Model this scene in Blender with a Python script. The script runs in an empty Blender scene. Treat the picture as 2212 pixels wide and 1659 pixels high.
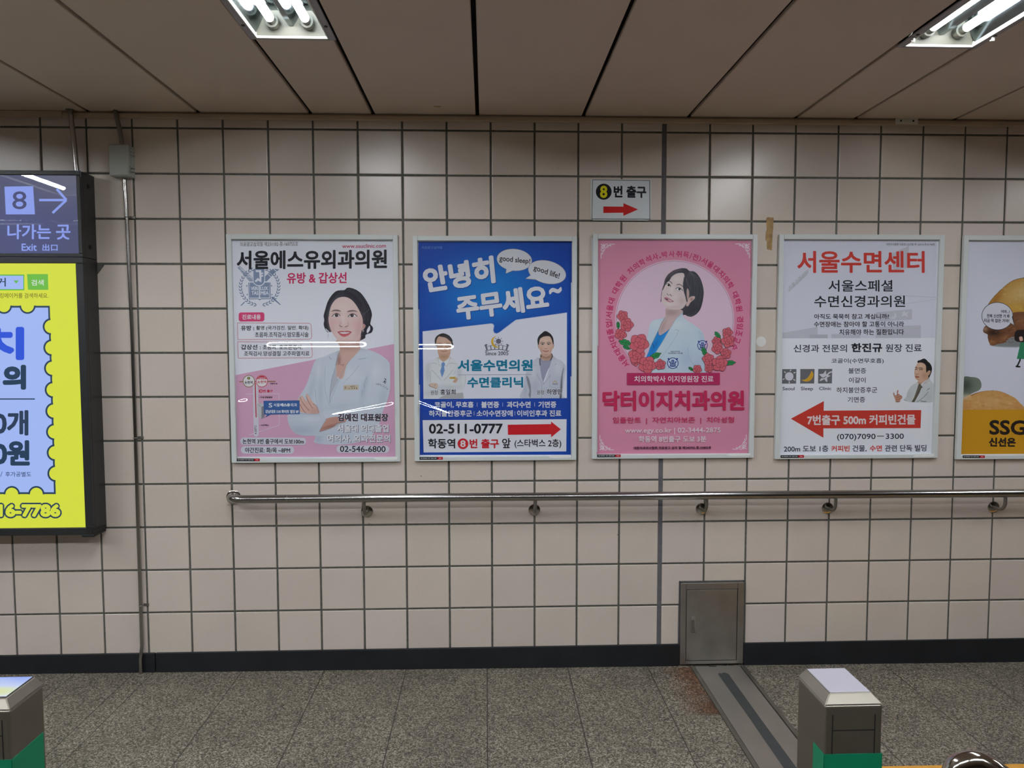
import bpy, bmesh, math, random
import numpy as np
from mathutils import Vector, Matrix

scene = bpy.context.scene
COL = scene.collection
random.seed(7)
rng = np.random.default_rng(11)

# ------------------------------------------------------------------ camera
cam_data = bpy.data.cameras.new('camera')
cam = bpy.data.objects.new('camera', cam_data)
COL.objects.link(cam)
RIGHT = Vector((0.9994, -0.0359, -0.0017)).normalized()
FWD = Vector((0.0357, 0.9975, -0.0605)).normalized()
UP = RIGHT.cross(FWD).normalized()
RIGHT = FWD.cross(UP).normalized()
M = Matrix((RIGHT, UP, -FWD)).transposed().to_4x4()
M.translation = Vector((0.0, -3.3461, 1.5412))
cam.matrix_world = M
cam_data.sensor_fit = 'HORIZONTAL'
cam_data.sensor_width = 36.0
cam_data.lens = 36.0 * 1560.0 / 2212.0
cam_data.clip_start = 0.02
cam_data.clip_end = 100
scene.camera = cam

# ------------------------------------------------------------------ world, exposure
world = bpy.data.worlds.new('World')
scene.world = world
world.use_nodes = True
bg = world.node_tree.nodes['Background']
bg.inputs[0].default_value = (0.8, 0.85, 1.0, 1)
bg.inputs[1].default_value = 0.02
scene.view_settings.view_transform = 'Standard'
scene.view_settings.look = 'None'
scene.view_settings.gamma = 1.0
scene.view_settings.use_curve_mapping = False
scene.view_settings.exposure = 0.0
TUBE_STRENGTH = 82.0
scene.cycles.use_denoising = True
scene.cycles.max_bounces = 8
scene.cycles.diffuse_bounces = 4
scene.cycles.glossy_bounces = 4
scene.cycles.transparent_max_bounces = 12
scene.cycles.sample_clamp_indirect = 4.0

ZC = 2.553            # ceiling height
LAMP_X = [-5.04, -2.84, -0.642, 1.563, 3.765]
LAMP_Y = [-0.83]                         # end nearest the tiled wall
ROW_Y = -3.25                            # second row, parallel to the wall
ROW_X = [-4.43, -3.03, -1.63, -.23, 1.17]
LAMP_L = 1.27
BACK = -10.0
XL, XR = -6.3, 6.3

# ------------------------------------------------------------------ helpers
def lin(c):
    c = np.asarray(c, float) / 255.0
    return np.where(c <= 0.04045, c / 12.92, ((c + 0.055) / 1.055) ** 2.4)

MATS = {}
def mat(name, rgb, rough=0.5, metal=0.0, spec=0.5, bump=None, noise=None, coat=0.0):
    """rgb is sRGB 0..255. bump=(scale,strength), noise=(scale,amount)"""
    if name in MATS: return MATS[name]
    m = bpy.data.materials.new(name); m.use_nodes = True
    nt = m.node_tree; b = nt.nodes['Principled BSDF']
    col = (*lin(rgb), 1)
    b.inputs['Base Color'].default_value = col
    b.inputs['Roughness'].default_value = rough
    b.inputs['Metallic'].default_value = metal
    b.inputs['Specular IOR Level'].default_value = spec
    b.inputs['Coat Weight'].default_value = coat
    if noise or bump:
        tc = nt.nodes.new('ShaderNodeTexCoord')
    if noise:
        n = nt.nodes.new('ShaderNodeTexNoise'); n.inputs['Scale'].default_value = noise[0]; n.inputs['Detail'].default_value = 6
        mr = nt.nodes.new('ShaderNodeMapRange'); mr.inputs['From Min'].default_value = .25; mr.inputs['From Max'].default_value = .75
        mr.inputs['To Min'].default_value = 1 - noise[1]; mr.inputs['To Max'].default_value = 1 + noise[1]
        mx = nt.nodes.new('ShaderNodeMix'); mx.data_type = 'RGBA'; mx.blend_type = 'MULTIPLY'; mx.inputs['Factor'].default_value = 1
        mx.inputs['A'].default_value = col
        nt.links.new(tc.outputs['Object'], n.inputs['Vector']); nt.links.new(n.outputs['Fac'], mr.inputs['Value'])
        nt.links.new(mr.outputs['Result'], mx.inputs['B']); nt.links.new(mx.outputs['Result'], b.inputs['Base Color'])
    if bump:
        n2 = nt.nodes.new('ShaderNodeTexNoise'); n2.inputs['Scale'].default_value = bump[0]; n2.inputs['Detail'].default_value = 4
        bp = nt.nodes.new('ShaderNodeBump'); bp.inputs['Strength'].default_value = bump[1]; bp.inputs['Distance'].default_value = 0.002
        nt.links.new(tc.outputs['Object'], n2.inputs['Vector']); nt.links.new(n2.outputs['Fac'], bp.inputs['Height'])
        nt.links.new(bp.outputs['Normal'], b.inputs['Normal'])
    MATS[name] = m
    return m

def emit(name, rgb, s):
    m = bpy.data.materials.new(name); m.use_nodes = True
    nt = m.node_tree; nt.nodes.clear()
    o = nt.nodes.new('ShaderNodeOutputMaterial'); e = nt.nodes.new('ShaderNodeEmission')
    e.inputs[0].default_value = (*lin(rgb), 1); e.inputs[1].default_value = s
    nt.links.new(e.outputs[0], o.inputs[0]); MATS[name] = m
    return m

def tag(o, label=None, cat=None, group=None, kind=None):
    if label: o['label'] = label
    if cat: o['category'] = cat
    if group: o['group'] = group
    if kind: o['kind'] = kind
    return o

def thing(name, loc, label, cat, group=None):
    o = bpy.data.objects.new(name, None); o.empty_display_size = 0.05
    COL.objects.link(o); o.location = loc
    return tag(o, label, cat, group)

def root_loc(parent):
    v = Vector((0, 0, 0)); p = parent
    while p is not None:
        v = v + p.location; p = p.parent
    return v

def link_mesh(name, me, material, parent=None, smooth=False):
    """me holds world coordinates; they become local to the parent's origin"""
    if parent is not None:
        me.transform(Matrix.Translation(-root_loc(parent)))
    o = bpy.data.objects.new(name, me); COL.objects.link(o)
    if parent is not None: o.parent = parent
    for m in (material if isinstance(material, (list, tuple)) else [material]):
        me.materials.append(m)
    if smooth:
        me.polygons.foreach_set('use_smooth', [True] * len(me.polygons))
        try: me.set_sharp_from_angle(angle=math.radians(40))
        except Exception: pass
    return o

class MB:
    def __init__(self): self.bm = bmesh.new()
    def box(self, x0, y0, z0, x1, y1, z1, bev=0.0, seg=2):
        x0, x1 = min(x0, x1), max(x0, x1); y0, y1 = min(y0, y1), max(y0, y1); z0, z1 = min(z0, z1), max(z0, z1)
        r = bmesh.ops.create_cube(self.bm, size=1)
        vs = r['verts']
        for v in vs:
            v.co = Vector(((x0 + x1) / 2 + v.co.x * (x1 - x0), (y0 + y1) / 2 + v.co.y * (y1 - y0), (z0 + z1) / 2 + v.co.z * (z1 - z0)))
        if bev > 0:
            es = list({e for v in vs for e in v.link_edges})
            bmesh.ops.bevel(self.bm, geom=es, offset=bev, segments=seg, affect='EDGES', profile=0.5)
        return self
    def hexa(self, p, bev=0.0):
        """p: 8 points, bottom 4 then top 4, same winding"""
        vs = [self.bm.verts.new(q) for q in p]
        fs = [(3, 2, 1, 0), (4, 5, 6, 7), (0, 1, 5, 4), (1, 2, 6, 5), (2, 3, 7, 6), (3, 0, 4, 7)]
        for f in fs: self.bm.faces.new([vs[i] for i in f])
        if bev > 0:
            es = list({e for v in vs for e in v.link_edges})
            bmesh.ops.bevel(self.bm, geom=es, offset=bev, segments=2, affect='EDGES', profile=0.5)
        return self
    def tube(self, pts, r, seg=16, cap=True, rs=None):
        pts = [Vector(p) for p in pts]; rings = []
        prev = None
        for i, p in enumerate(pts):
            t = (pts[min(i + 1, len(pts) - 1)] - pts[max(i - 1, 0)]).normalized()
            if prev is None:
                a = Vector((0, 0, 1)) if abs(t.z) < .9 else Vector((1, 0, 0))
                n = (a - t * a.dot(t)).normalized()
            else:
                n = (prev - t * prev.dot(t)).normalized()
            prev = n; b = t.cross(n)
            rr = rs[i] if rs else r
            rings.append([self.bm.verts.new(p + (n * math.cos(2 * math.pi * k / seg) + b * math.sin(2 * math.pi * k / seg)) * rr) for k in range(seg)])
        for i in range(len(rings) - 1):
            for k in range(seg):
                self.bm.faces.new((rings[i][k], rings[i][(k + 1) % seg], rings[i + 1][(k + 1) % seg], rings[i + 1][k]))
        if cap:
            self.bm.faces.new(rings[0][::-1]); self.bm.faces.new(rings[-1])
        return self
    def face(self, pts):
        self.bm.faces.new([self.bm.verts.new(p) for p in pts]); return self
    def build(self, name, material, parent=None, smooth=False, recalc=True):
        if recalc: bmesh.ops.recalc_face_normals(self.bm, faces=self.bm.faces)
        me = bpy.data.meshes.new(name); self.bm.to_mesh(me); self.bm.free()
        return link_mesh(name, me, material, parent, smooth)

def arc(c, a0, a1, r, u, v, n=10):
    c, u, v = Vector(c), Vector(u), Vector(v)
    return [c + (u * math.cos(a0 + (a1 - a0) * i / n) + v * math.sin(a0 + (a1 - a0) * i / n)) * r for i in range(n + 1)]

def copy_tree(o, parent=None):
    c = o.copy(); COL.objects.link(c)
    if parent is not None: c.parent = parent
    for ch in list(o.children): copy_tree(ch, c)
    return c

# ------------------------------------------------------------------ materials
def tile_material():
    m = bpy.data.materials.new('glazed_wall_tile'); m.use_nodes = True
    nt = m.node_tree; b = nt.nodes['Principled BSDF']
    at = nt.nodes.new('ShaderNodeAttribute'); at.attribute_name = 'tone'
    tc = nt.nodes.new('ShaderNodeTexCoord')
    n = nt.nodes.new('ShaderNodeTexNoise'); n.inputs['Scale'].default_value = 260; n.inputs['Detail'].default_value = 3
    n2 = nt.nodes.new('ShaderNodeTexNoise'); n2.inputs['Scale'].default_value = 4.0; n2.inputs['Detail'].default_value = 5
    mr = nt.nodes.new('ShaderNodeMapRange'); mr.inputs['From Min'].default_value = .3; mr.inputs['From Max'].default_value = .7
    mr.inputs['To Min'].default_value = .965; mr.inputs['To Max'].default_value = 1.035
    mr2 = nt.nodes.new('ShaderNodeMapRange'); mr2.inputs['From Min'].default_value = .3; mr2.inputs['From Max'].default_value = .7
    mr2.inputs['To Min'].default_value = .97; mr2.inputs['To Max'].default_value = 1.03
    mu = nt.nodes.new('ShaderNodeMath'); mu.operation = 'MULTIPLY'
    mx = nt.nodes.new('ShaderNodeMix'); mx.data_type = 'RGBA'; mx.blend_type = 'MULTIPLY'; mx.inputs['Factor'].default_value = 1
    nt.links.new(tc.outputs['Object'], n.inputs['Vector']); nt.links.new(tc.outputs['Object'], n2.inputs['Vector'])
    nt.links.new(n.outputs['Fac'], mr.inputs['Value']); nt.links.new(n2.outputs['Fac'], mr2.inputs['Value'])
    nt.links.new(mr.outputs['Result'], mu.inputs[0]); nt.links.new(mr2.outputs['Result'], mu.inputs[1])
    nt.links.new(at.outputs['Color'], mx.inputs['A']); nt.links.new(mu.outputs[0], mx.inputs['B'])
    # sparse dark scuffs and pinholes in the glaze
    vo = nt.nodes.new('ShaderNodeTexVoronoi'); vo.inputs['Scale'].default_value = 7.5
    n5 = nt.nodes.new('ShaderNodeTexNoise'); n5.inputs['Scale'].default_value = 60
    dv = nt.nodes.new('ShaderNodeMath'); dv.operation = 'MULTIPLY_ADD'; dv.inputs[1].default_value = .06; dv.inputs[2].default_value = -.03
    ad = nt.nodes.new('ShaderNodeMath'); ad.operation = 'ADD'
    lt = nt.nodes.new('ShaderNodeMath'); lt.operation = 'LESS_THAN'; lt.inputs[1].default_value = .026
    sc = nt.nodes.new('ShaderNodeSeparateColor'); gt = nt.nodes.new('ShaderNodeMath'); gt.operation = 'GREATER_THAN'; gt.inputs[1].default_value = .55
    an = nt.nodes.new('ShaderNodeMath'); an.operation = 'MULTIPLY'; hf = nt.nodes.new('ShaderNodeMath'); hf.operation = 'MULTIPLY'; hf.inputs[1].default_value = .6
    sp = nt.nodes.new('ShaderNodeMix'); sp.data_type = 'RGBA'; sp.inputs['B'].default_value = (*lin((70, 62, 56)), 1)
    for a_, b_ in ((tc.outputs['Object'], vo.inputs['Vector']), (tc.outputs['Object'], n5.inputs['Vector']), (n5.outputs['Fac'], dv.inputs[0]), (dv.outputs[0], ad.inputs[0]),
                   (vo.outputs['Distance'], ad.inputs[1]), (ad.outputs[0], lt.inputs[0]), (vo.outputs['Color'], sc.inputs[0]), (sc.outputs[0], gt.inputs[0]),
                   (lt.outputs[0], an.inputs[0]), (gt.outputs[0], an.inputs[1]), (an.outputs[0], hf.inputs[0]), (hf.outputs[0], sp.inputs['Factor']), (mx.outputs['Result'], sp.inputs['A'])):
        nt.links.new(a_, b_)
    nt.links.new(sp.outputs['Result'], b.inputs['Base Color'])
    b.inputs['Roughness'].default_value = 0.29
    b.inputs['Specular IOR Level'].default_value = 0.5
    n3 = nt.nodes.new('ShaderNodeTexNoise'); n3.inputs['Scale'].default_value = 18; n3.inputs['Detail'].default_value = 2
    bp = nt.nodes.new('ShaderNodeBump'); bp.inputs['Strength'].default_value = .12; bp.inputs['Distance'].default_value = .002
    nt.links.new(tc.outputs['Object'], n3.inputs['Vector']); nt.links.new(n3.outputs['Fac'], bp.inputs['Height'])
    nt.links.new(bp.outputs['Normal'], b.inputs['Normal'])
    return m

def floor_material():
    m = bpy.data.materials.new('granite_floor'); m.use_nodes = True
    nt = m.node_tree; b = nt.nodes['Principled BSDF']; L = nt.links.new
    tc = nt.nodes.new('ShaderNodeTexCoord'); sx = nt.nodes.new('ShaderNodeSeparateXYZ'); L(tc.outputs['Object'], sx.inputs[0])
    def math_(op, a, c=None):
        k = nt.nodes.new('ShaderNodeMath'); k.operation = op
        for i, q in enumerate((a, c)):
            if q is None: continue
            if isinstance(q, (int, float)): k.inputs[i].default_value = q
            else: L(q, k.inputs[i])
        return k.outputs[0]
    v = nt.nodes.new('ShaderNodeTexVoronoi'); v.inputs['Scale'].default_value = 215; L(tc.outputs['Object'], v.inputs['Vector'])
    sv = nt.nodes.new('ShaderNodeSeparateColor'); L(v.outputs['Color'], sv.inputs[0])
    r = nt.nodes.new('ShaderNodeValToRGB'); cr = r.color_ramp
    for i, (p, c) in enumerate([(0.0, (54, 50, 44)), (.26, (80, 75, 66)), (.5, (110, 103, 91)), (.78, (136, 128, 114)), (1.0, (168, 159, 143))]):
        e = cr.elements[i] if i < 2 else cr.elements.new(p)
        e.position = p; e.color = (*lin(c), 1)
    L(sv.outputs[0], r.inputs['Fac'])
    n = nt.nodes.new('ShaderNodeTexNoise'); n.inputs['Scale'].default_value = 3.1; n.inputs['Detail'].default_value = 5; L(tc.outputs['Object'], n.inputs['Vector'])
    mr = nt.nodes.new('ShaderNodeMapRange'); mr.inputs['From Min'].default_value = .3; mr.inputs['From Max'].default_value = .7; mr.inputs['To Min'].default_value = .78; mr.inputs['To Max'].default_value = 1.16
    L(n.outputs['Fac'], mr.inputs['Value'])
    mx = nt.nodes.new('ShaderNodeMix'); mx.data_type = 'RGBA'; mx.blend_type = 'MULTIPLY'; mx.inputs['Factor'].default_value = 1
    L(r.outputs['Color'], mx.inputs['A']); L(mr.outputs['Result'], mx.inputs['B'])
    # rust-stained slab beside the cable cover
    x, y = sx.outputs[0], sx.outputs[1]
    def band(q, lo, hi, soft):
        a = nt.nodes.new('ShaderNodeMapRange'); a.inputs['From Min'].default_value = lo - soft; a.inputs['From Max'].default_value = lo + soft; L(q, a.inputs['Value'])
        c = nt.nodes.new('ShaderNodeMapRange'); c.inputs['From Min'].default_value = hi + soft; c.inputs['From Max'].default_value = hi - soft; L(q, c.inputs['Value'])
        return math_('MULTIPLY', a.outputs[0], c.outputs[0])
    stain = math_('MULTIPLY', band(x, .885, 1.0, .075), band(y, -.463, -.03, .012))
    n4 = nt.nodes.new('ShaderNodeTexNoise'); n4.inputs['Scale'].default_value = 9; L(tc.outputs['Object'], n4.inputs['Vector'])
    st = math_('MULTIPLY', stain, math_('MINIMUM', math_('MULTIPLY', n4.outputs['Fac'], 2.0), 1.0))
    m2 = nt.nodes.new('ShaderNodeMix'); m2.data_type = 'RGBA'; m2.blend_type = 'MULTIPLY'
    L(st, m2.inputs['Factor']); L(mx.outputs['Result'], m2.inputs['A']); m2.inputs['B'].default_value = (*lin((196, 124, 70)), 1)
    # slab joints
    def joint(q, off, pitch, w):
        a = math_('FRACT', math_('DIVIDE', math_('SUBTRACT', q, off), pitch))
        d = math_('MULTIPLY', math_('ABSOLUTE', math_('SUBTRACT', a, .5)), pitch)      # pitch/2 at a joint
        return math_('GREATER_THAN', d, pitch / 2 - w)
    jx = joint(x, -.382, .3815, .0024)
    jy = joint(y, -.465, .3815, .0016)
    j1 = math_('LESS_THAN', math_('ABSOLUTE', math_('ADD', x, 1.639)), .0022)
    j2 = math_('LESS_THAN', math_('ABSOLUTE', math_('ADD', x, 1.553)), .0022)
    lim = math_('GREATER_THAN', x, -1.2)
    lim2 = math_('LESS_THAN', x, -1.7)
    jx = math_('MULTIPLY', jx, math_('MAXIMUM', lim, lim2))
    j = math_('MAXIMUM', math_('MAXIMUM', jx, math_('MULTIPLY', jy, .45)), math_('MAXIMUM', j1, j2))
    m3 = nt.nodes.new('ShaderNodeMix'); m3.data_type = 'RGBA'; L(math_('MULTIPLY', j, .85), m3.inputs['Factor']); L(m2.outputs['Result'], m3.inputs['A']); m3.inputs['B'].default_value = (*lin((38, 35, 32)), 1)
    L(m3.outputs['Result'], b.inputs['Base Color'])
    b.inputs['Roughness'].default_value = .55; b.inputs['Specular IOR Level'].default_value = .35
    bp = nt.nodes.new('ShaderNodeBump'); bp.inputs['Strength'].default_value = .25; bp.inputs['Distance'].default_value = .001
    L(sv.outputs[1], bp.inputs['Height']); L(bp.outputs['Normal'], b.inputs['Normal'])
    return m

mat('grout', (98, 98, 92), .9, noise=(60, .3), spec=.2)
mat('joint_sealant', (98, 96, 99), .75, noise=(40, .2), spec=.3)
mat('ceiling_panel', (202, 184, 166), .55, spec=.35, noise=(2.5, .04))
mat('ceiling_gap', (26, 22, 20), .9, spec=.1)
mat('ceiling_moulding', (186, 166, 144), .5, spec=.4, noise=(6, .12))
mat('black_skirting', (28, 30, 33), .45, spec=.4, noise=(8, .25))
mat('white_enamel', (222, 222, 214), .4)
mat('lamp_flange', (150, 146, 148), .45, spec=.5)
mat('reflector', (150, 162, 168), .1, metal=1.0)
mat('cream_plastic', (92, 90, 78), .55)
mat('stainless', (168, 166, 163), .2, metal=1.0, bump=(30, .03))
mat('gate_steel', (134, 127, 116), .45, metal=.9, noise=(14, .12))
mat('plate_steel', (176, 171, 164), .4, metal=.85, noise=(5, .1))
mat('brushed_steel', (160, 156, 150), .38, metal=.9, noise=(14, .12))
mat('dull_steel', (132, 128, 120), .45, metal=.85, noise=(9, .22))
mat('polished_steel', (190, 184, 176), .12, metal=1.0)
mat('frame_alu', (214, 219, 218), .38, spec=.5)
mat('black_case', (40, 41, 42), .42, spec=.45, noise=(20, .1))
mat('black_rubber', (24, 24, 25), .6)
mat('grey_plastic', (172, 176, 170), .45, spec=.4)
mat('dark_tape', (58, 60, 60), .7, noise=(30, .15))
mat('tape_residue', (172, 138, 92), .8, noise=(45, .35))
mat('green_film', (0, 122, 84), .4, spec=.4)
mat('yellow_paving', (222, 160, 60), .6, noise=(30, .12))
mat('lens_panel', (168, 164, 174), .3, spec=.6)
mat('white_paper', (228, 229, 226), .6)
mat('dark_screw', (52, 48, 46), .5, metal=.6)
mat('back_wall', (128, 120, 110), .6)

def ink_material(name, emission=0.0, rough=.5):
    m = bpy.data.materials.new(name); m.use_nodes = True
    nt = m.node_tree; b = nt.nodes['Principled BSDF']
    at = nt.nodes.new('ShaderNodeAttribute'); at.attribute_name = 'ink'
    if emission:
        nt.links.new(at.outputs['Color'], b.inputs['Emission Color']); b.inputs['Emission Strength'].default_value = emission
        b.inputs['Base Color'].default_value = (.02, .02, .02, 1)
    else:
        nt.links.new(at.outputs['Color'], b.inputs['Base Color'])
    b.inputs['Roughness'].default_value = rough; b.inputs['Specular IOR Level'].default_value = .25
    MATS[name] = m
    return m
INK = ink_material('printed_ink')
LIT = ink_material('backlit_ink', .86)
LIT_DIM = ink_material('screen_ink', .9)

def clear_material(name, rough, spec):
    m = bpy.data.materials.new(name); m.use_nodes = True
    nt = m.node_tree; nt.nodes.clear(); L = nt.links.new
    o = nt.nodes.new('ShaderNodeOutputMaterial'); t = nt.nodes.new('ShaderNodeBsdfTransparent'); g = nt.nodes.new('ShaderNodeBsdfGlossy')
    g.inputs['Roughness'].default_value = rough
    t.inputs[0].default_value = (.985, .985, .985, 1)
    w = nt.nodes.new('ShaderNodeLayerWeight'); w.inputs['Blend'].default_value = .5
    p5 = nt.nodes.new('ShaderNodeMath'); p5.operation = 'POWER'; p5.inputs[1].default_value = 5; L(w.outputs['Facing'], p5.inputs[0])
    f = nt.nodes.new('ShaderNodeMath'); f.operation = 'MULTIPLY_ADD'; f.inputs[1].default_value = .45; f.inputs[2].default_value = spec; L(p5.outputs[0], f.inputs[0])
    mx = nt.nodes.new('ShaderNodeMixShader'); L(f.outputs[0], mx.inputs[0]); L(t.outputs[0], mx.inputs[1]); L(g.outputs[0], mx.inputs[2]); L(mx.outputs[0], o.inputs[0])
    MATS[name] = m
    return m
clear_material('clear_cover', .012, .06); clear_material('satin_cover', .22, .035)
TILE = tile_material(); FLOOR = floor_material()
emit('tube_glow', (246, 250, 255), TUBE_STRENGTH)

# ------------------------------------------------------------------ tiled wall
def fz(x): return -0.008 - 0.006 * x          # the concourse floor falls slightly to the right
E2 = .0068
def colx(c):
    x = c * .2 - 1.5754
    if c > 12: x += E2
    elif c == 12: x += -.0048
    return x
def rowz(r): return 2.490 - r * .20087
GW = .0092
PANEL = (.916, 1.224, .392)            # opening of the access panel in the wall
def build_wall():
    verts, faces, tones = [], [], []
    # grout plane
    def quad(p, tone):
        i = len(verts); verts.extend(p); faces.append(tuple(range(i, i + len(p)))); tones.extend([tone] * len(p))
    base = lin((212, 199, 188))
    def tile(poly, tone):
        """poly: corner list (x,z) clockwise seen from the room; a slab with a rounded rim"""
        cx = sum(p[0] for p in poly) / len(poly); cz = sum(p[1] for p in poly) / len(poly)
        tx, tz = rng.normal(0, .0022), rng.normal(0, .0022)
        rings = []
        for inset, y in ((0, .004), (0, -.0030), (.0012, -.0042), (.0030, -.0047)):
            ring = []
            for (x, z) in poly:
                dx = math.copysign(min(inset, abs(x - cx)), x - cx); dz = math.copysign(min(inset, abs(z - cz)), z - cz)
                ring.append((x - dx, y + ((x - cx) * tx + (z - cz) * tz if y < 0 else 0), z - dz))
            rings.append(ring)
        i0 = len(verts); n = len(poly)
        for r_ in rings: verts.extend(r_)
        for k in range(3):
            for j in range(n):
                a, b_ = i0 + k * n + j, i0 + k * n + (j + 1) % n
                faces.append((a, b_, b_ + n, a + n))
        faces.append(tuple(i0 + 3 * n + j for j in range(n)))
        tones.extend([tone] * (4 * n))
    for c in range(-24, 40):
        x0 = colx(c) + (GW / 2 if c != 12 else .0107); x1 = colx(c + 1) - (GW / 2 if c + 1 != 12 else .0107)
        for r in range(-1, 12):
            z1 = rowz(r) - GW / 2; z0 = rowz(r + 1) + GW / 2
            if r == -1: z1 = 2.545
            if r == 11: z0 = .088
            k = 1 + rng.normal(0, .018); tone = base * k * np.array([1, 1 + rng.normal(0, .006), 1 + rng.normal(0, .012)])
            a0, a1, b0, b1 = x0, x1, z0, z1
            if a0 < PANEL[1] and a1 > PANEL[0] and b0 < PANEL[2]:
                if b1 > PANEL[2] and a0 > PANEL[0] - .02 and a1 < PANEL[1] + .02: b0 = PANEL[2] + .003
                elif a0 < PANEL[0]:
                    if b1 > PANEL[2]:                   # notched around the panel's corner
                        tile([(a0, b0), (a0, b1), (a1, b1), (a1, PANEL[2] + .004), (PANEL[0] - .004, PANEL[2] + .004), (PANEL[0] - .004, b0)], tone); continue
                    a1 = PANEL[0] - .004
                elif a1 > PANEL[1]: 
                    if b1 > PANEL[2]:
                        tile([(a0, PANEL[2] + .004), (a0, b1), (a1, b1), (a1, b0), (PANEL[1] + .004, b0), (PANEL[1] + .004, PANEL[2] + .004)], tone); continue
                    a0 = PANEL[1] + .004
                else: 
                    if b1 > PANEL[2]: b0 = PANEL[2] + .003
                    else: continue
            if a1 - a0 < .006: continue
            if (c, r) == (-1, 3):                       # chipped tile beside the light box
                tile([(a0, b0), (a0, b1 - .045), (a0 + .025, b1 - .040), (a0 + .034, b1 - .028), (a0 + .055, b1), (a1, b1), (a1, b0)], tone)
            else:
                tile([(a0, b0), (a0, b1), (a1, b1), (a1, b0)], tone)
    nt = len(faces)
    g = np.array([1., 1., 1.])
    for (xa, xb, za, zb) in ((XL, colx(12) - .0107, -.1, 2.6), (colx(12) + .0107, XR + .1, -.1, 2.6)):
        quad([(xa, 0.0005, za), (xa, 0.0005, zb), (xb, 0.0005, zb), (xb, 0.0005, za)], g)
    ns = len(faces)
    xj = colx(12)
    quad([(xj - .0112, -.0022, .05), (xj - .0112, -.0022, 2.56), (xj + .0112, -.0022, 2.56), (xj + .0112, -.0022, .05)], g)
    # solid body behind
    i = len(verts)
    verts.extend([(XL, .0006, -.2), (XR, .0006, -.2), (XR, .0006, 2.75), (XL, .0006, 2.75), (XL, .2, -.2), (XR, .2, -.2), (XR, .2, 2.75), (XL, .2, 2.75)]); tones.extend([g] * 8)
    for f in ((0, 1, 2, 3), (5, 4, 7, 6), (4, 0, 3, 7), (1, 5, 6, 2), (3, 2, 6, 7), (4, 5, 1, 0)): faces.append(tuple(i + q for q in f))
    me = bpy.data.meshes.new('wall_back'); me.from_pydata(verts, [], faces)
    at = me.attributes.new('tone', 'FLOAT_COLOR', 'POINT')
    arr = np.ones((len(verts), 4), np.float32); arr[:, :3] = np.array(tones); at.data.foreach_set('color', arr.ravel())
    o = bpy.data.objects.new('wall_back', me); COL.objects.link(o)
    for m in (TILE, MATS['grout'], MATS['joint_sealant']): me.materials.append(m)
    mi = np.zeros(len(faces), np.int32); mi[nt:ns] = 1; mi[ns:ns + 1] = 2; mi[ns + 1:] = 1
    me.polygons.foreach_set('material_index', mi)
    tag(o, kind='structure')
build_wall()

# ------------------------------------------------------------------ floor, other walls
b = MB()
b.hexa([(XL, .2, fz(XL) - .2), (XR, .2, fz(XR) - .2), (XR, BACK - .2, fz(XR) - .2), (XL, BACK - .2, fz(XL) - .2),
        (XL, .2, fz(XL)), (XR, .2, fz(XR)), (XR, BACK - .2, fz(XR)), (XL, BACK - .2, fz(XL))])
tag(b.build('floor', FLOOR), kind='structure')
for nm, x0, y0, x1, y1 in (('wall_front', XL, BACK - .2, XR, BACK), ('wall_left', XL - .2, BACK - .2, XL, .2), ('wall_right', XR, BACK - .2, XR + .2, .2)):
    tag(MB().box(x0, y0, -.3, x1, y1, 2.8).build(nm, MATS['back_wall']), kind='structure')

# ------------------------------------------------------------------ ceiling: metal panels with open joints
SEAM = (0.0, .278, .745, 1.225, 1.706)
seams = sorted([-.78 + 2.2 * k + s for k in range(-3, 4) for s in SEAM])
seams[:] = [s for s in seams if XL < s < XR]
b = MB()
edges = [XL] + seams + [XR]
lamp_strip = {}
for i in range(len(edges) - 1):
    a, c = edges[i], edges[i + 1]
    mid = (a + c) / 2
    a2, c2 = a + .008, c - .008
    lx = [x for x in LAMP_X if abs(x - mid) < .05 and (c - a) < .3]
    if lx:
        ys = [-.012]
        for y in LAMP_Y: ys += [y, y - LAMP_L]
        ys += [ROW_Y + .1425, ROW_Y - .1425]; ys.append(BACK)
        for k in range(0, len(ys), 2):
            b.box(a2, ys[k + 1], ZC, c2, ys[k], ZC + .018, .0025, 1)
    else:
        b.box(a2, ROW_Y + .1425, ZC, c2, -.012, ZC + .018, .004, 2)
        b.box(a2, BACK, ZC, c2, ROW_Y - .1425, ZC + .018, .004, 2)
xs_ = [XL] + [v for x in ROW_X for v in (x - LAMP_L / 2, x + LAMP_L / 2)] + [XR]
for k in range(0, len(xs_), 2):
    b.box(xs_[k], ROW_Y - .1425, ZC, xs_[k + 1], ROW_Y + .1425, ZC + .018, .003, 1)
nP = len(b.bm.faces)
b.box(XL - .2, BACK - .2, ZC + .14, XR + .2, .2, ZC + .25)
me_faces = len(b.bm.faces)
ceil = b.build('ceiling', [MATS['ceiling_panel'], MATS['ceiling_gap']])
ceil.data.polygons.foreach_set('material_index', [0] * nP + [1] * (me_faces - nP))
tag(ceil, kind='structure')
# joint profiles: dark metal channels over the open joints
b = MB()
for i, s in enumerate(seams):
    b.box(s - .016, ROW_Y + .16, ZC + .0185, s + .016, -.012, ZC + .024)
    # small black screws in the joint
    if abs(s) < 3:
        for y in (-.27, -.95, -1.6):
            b.box(s - .004, y - .009, ZC + .010, s + .004, y + .009, ZC + .0185)
tag(b.build('trim_1', MATS['ceiling_gap']), kind='structure')
# edge moulding where the ceiling meets the tiles
b = MB()
b.box(-1.86, -.032, 2.527, XR, -.005, 2.549, .0015, 1); b.box(-1.86, -.032, 2.545, XR, -.029, 2.5495)
tag(b.build('trim_2', MATS['ceiling_moulding']), kind='structure')
b = MB(); b.box(XL, -.036, 2.5405, -1.862, -.005, 2.5515, .0015, 1); b.box(XL, -.036, 2.524, -1.862, -.03, 2.5405)
tag(b.build('trim_3', MATS['ceiling_moulding']), kind='structure')
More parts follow.
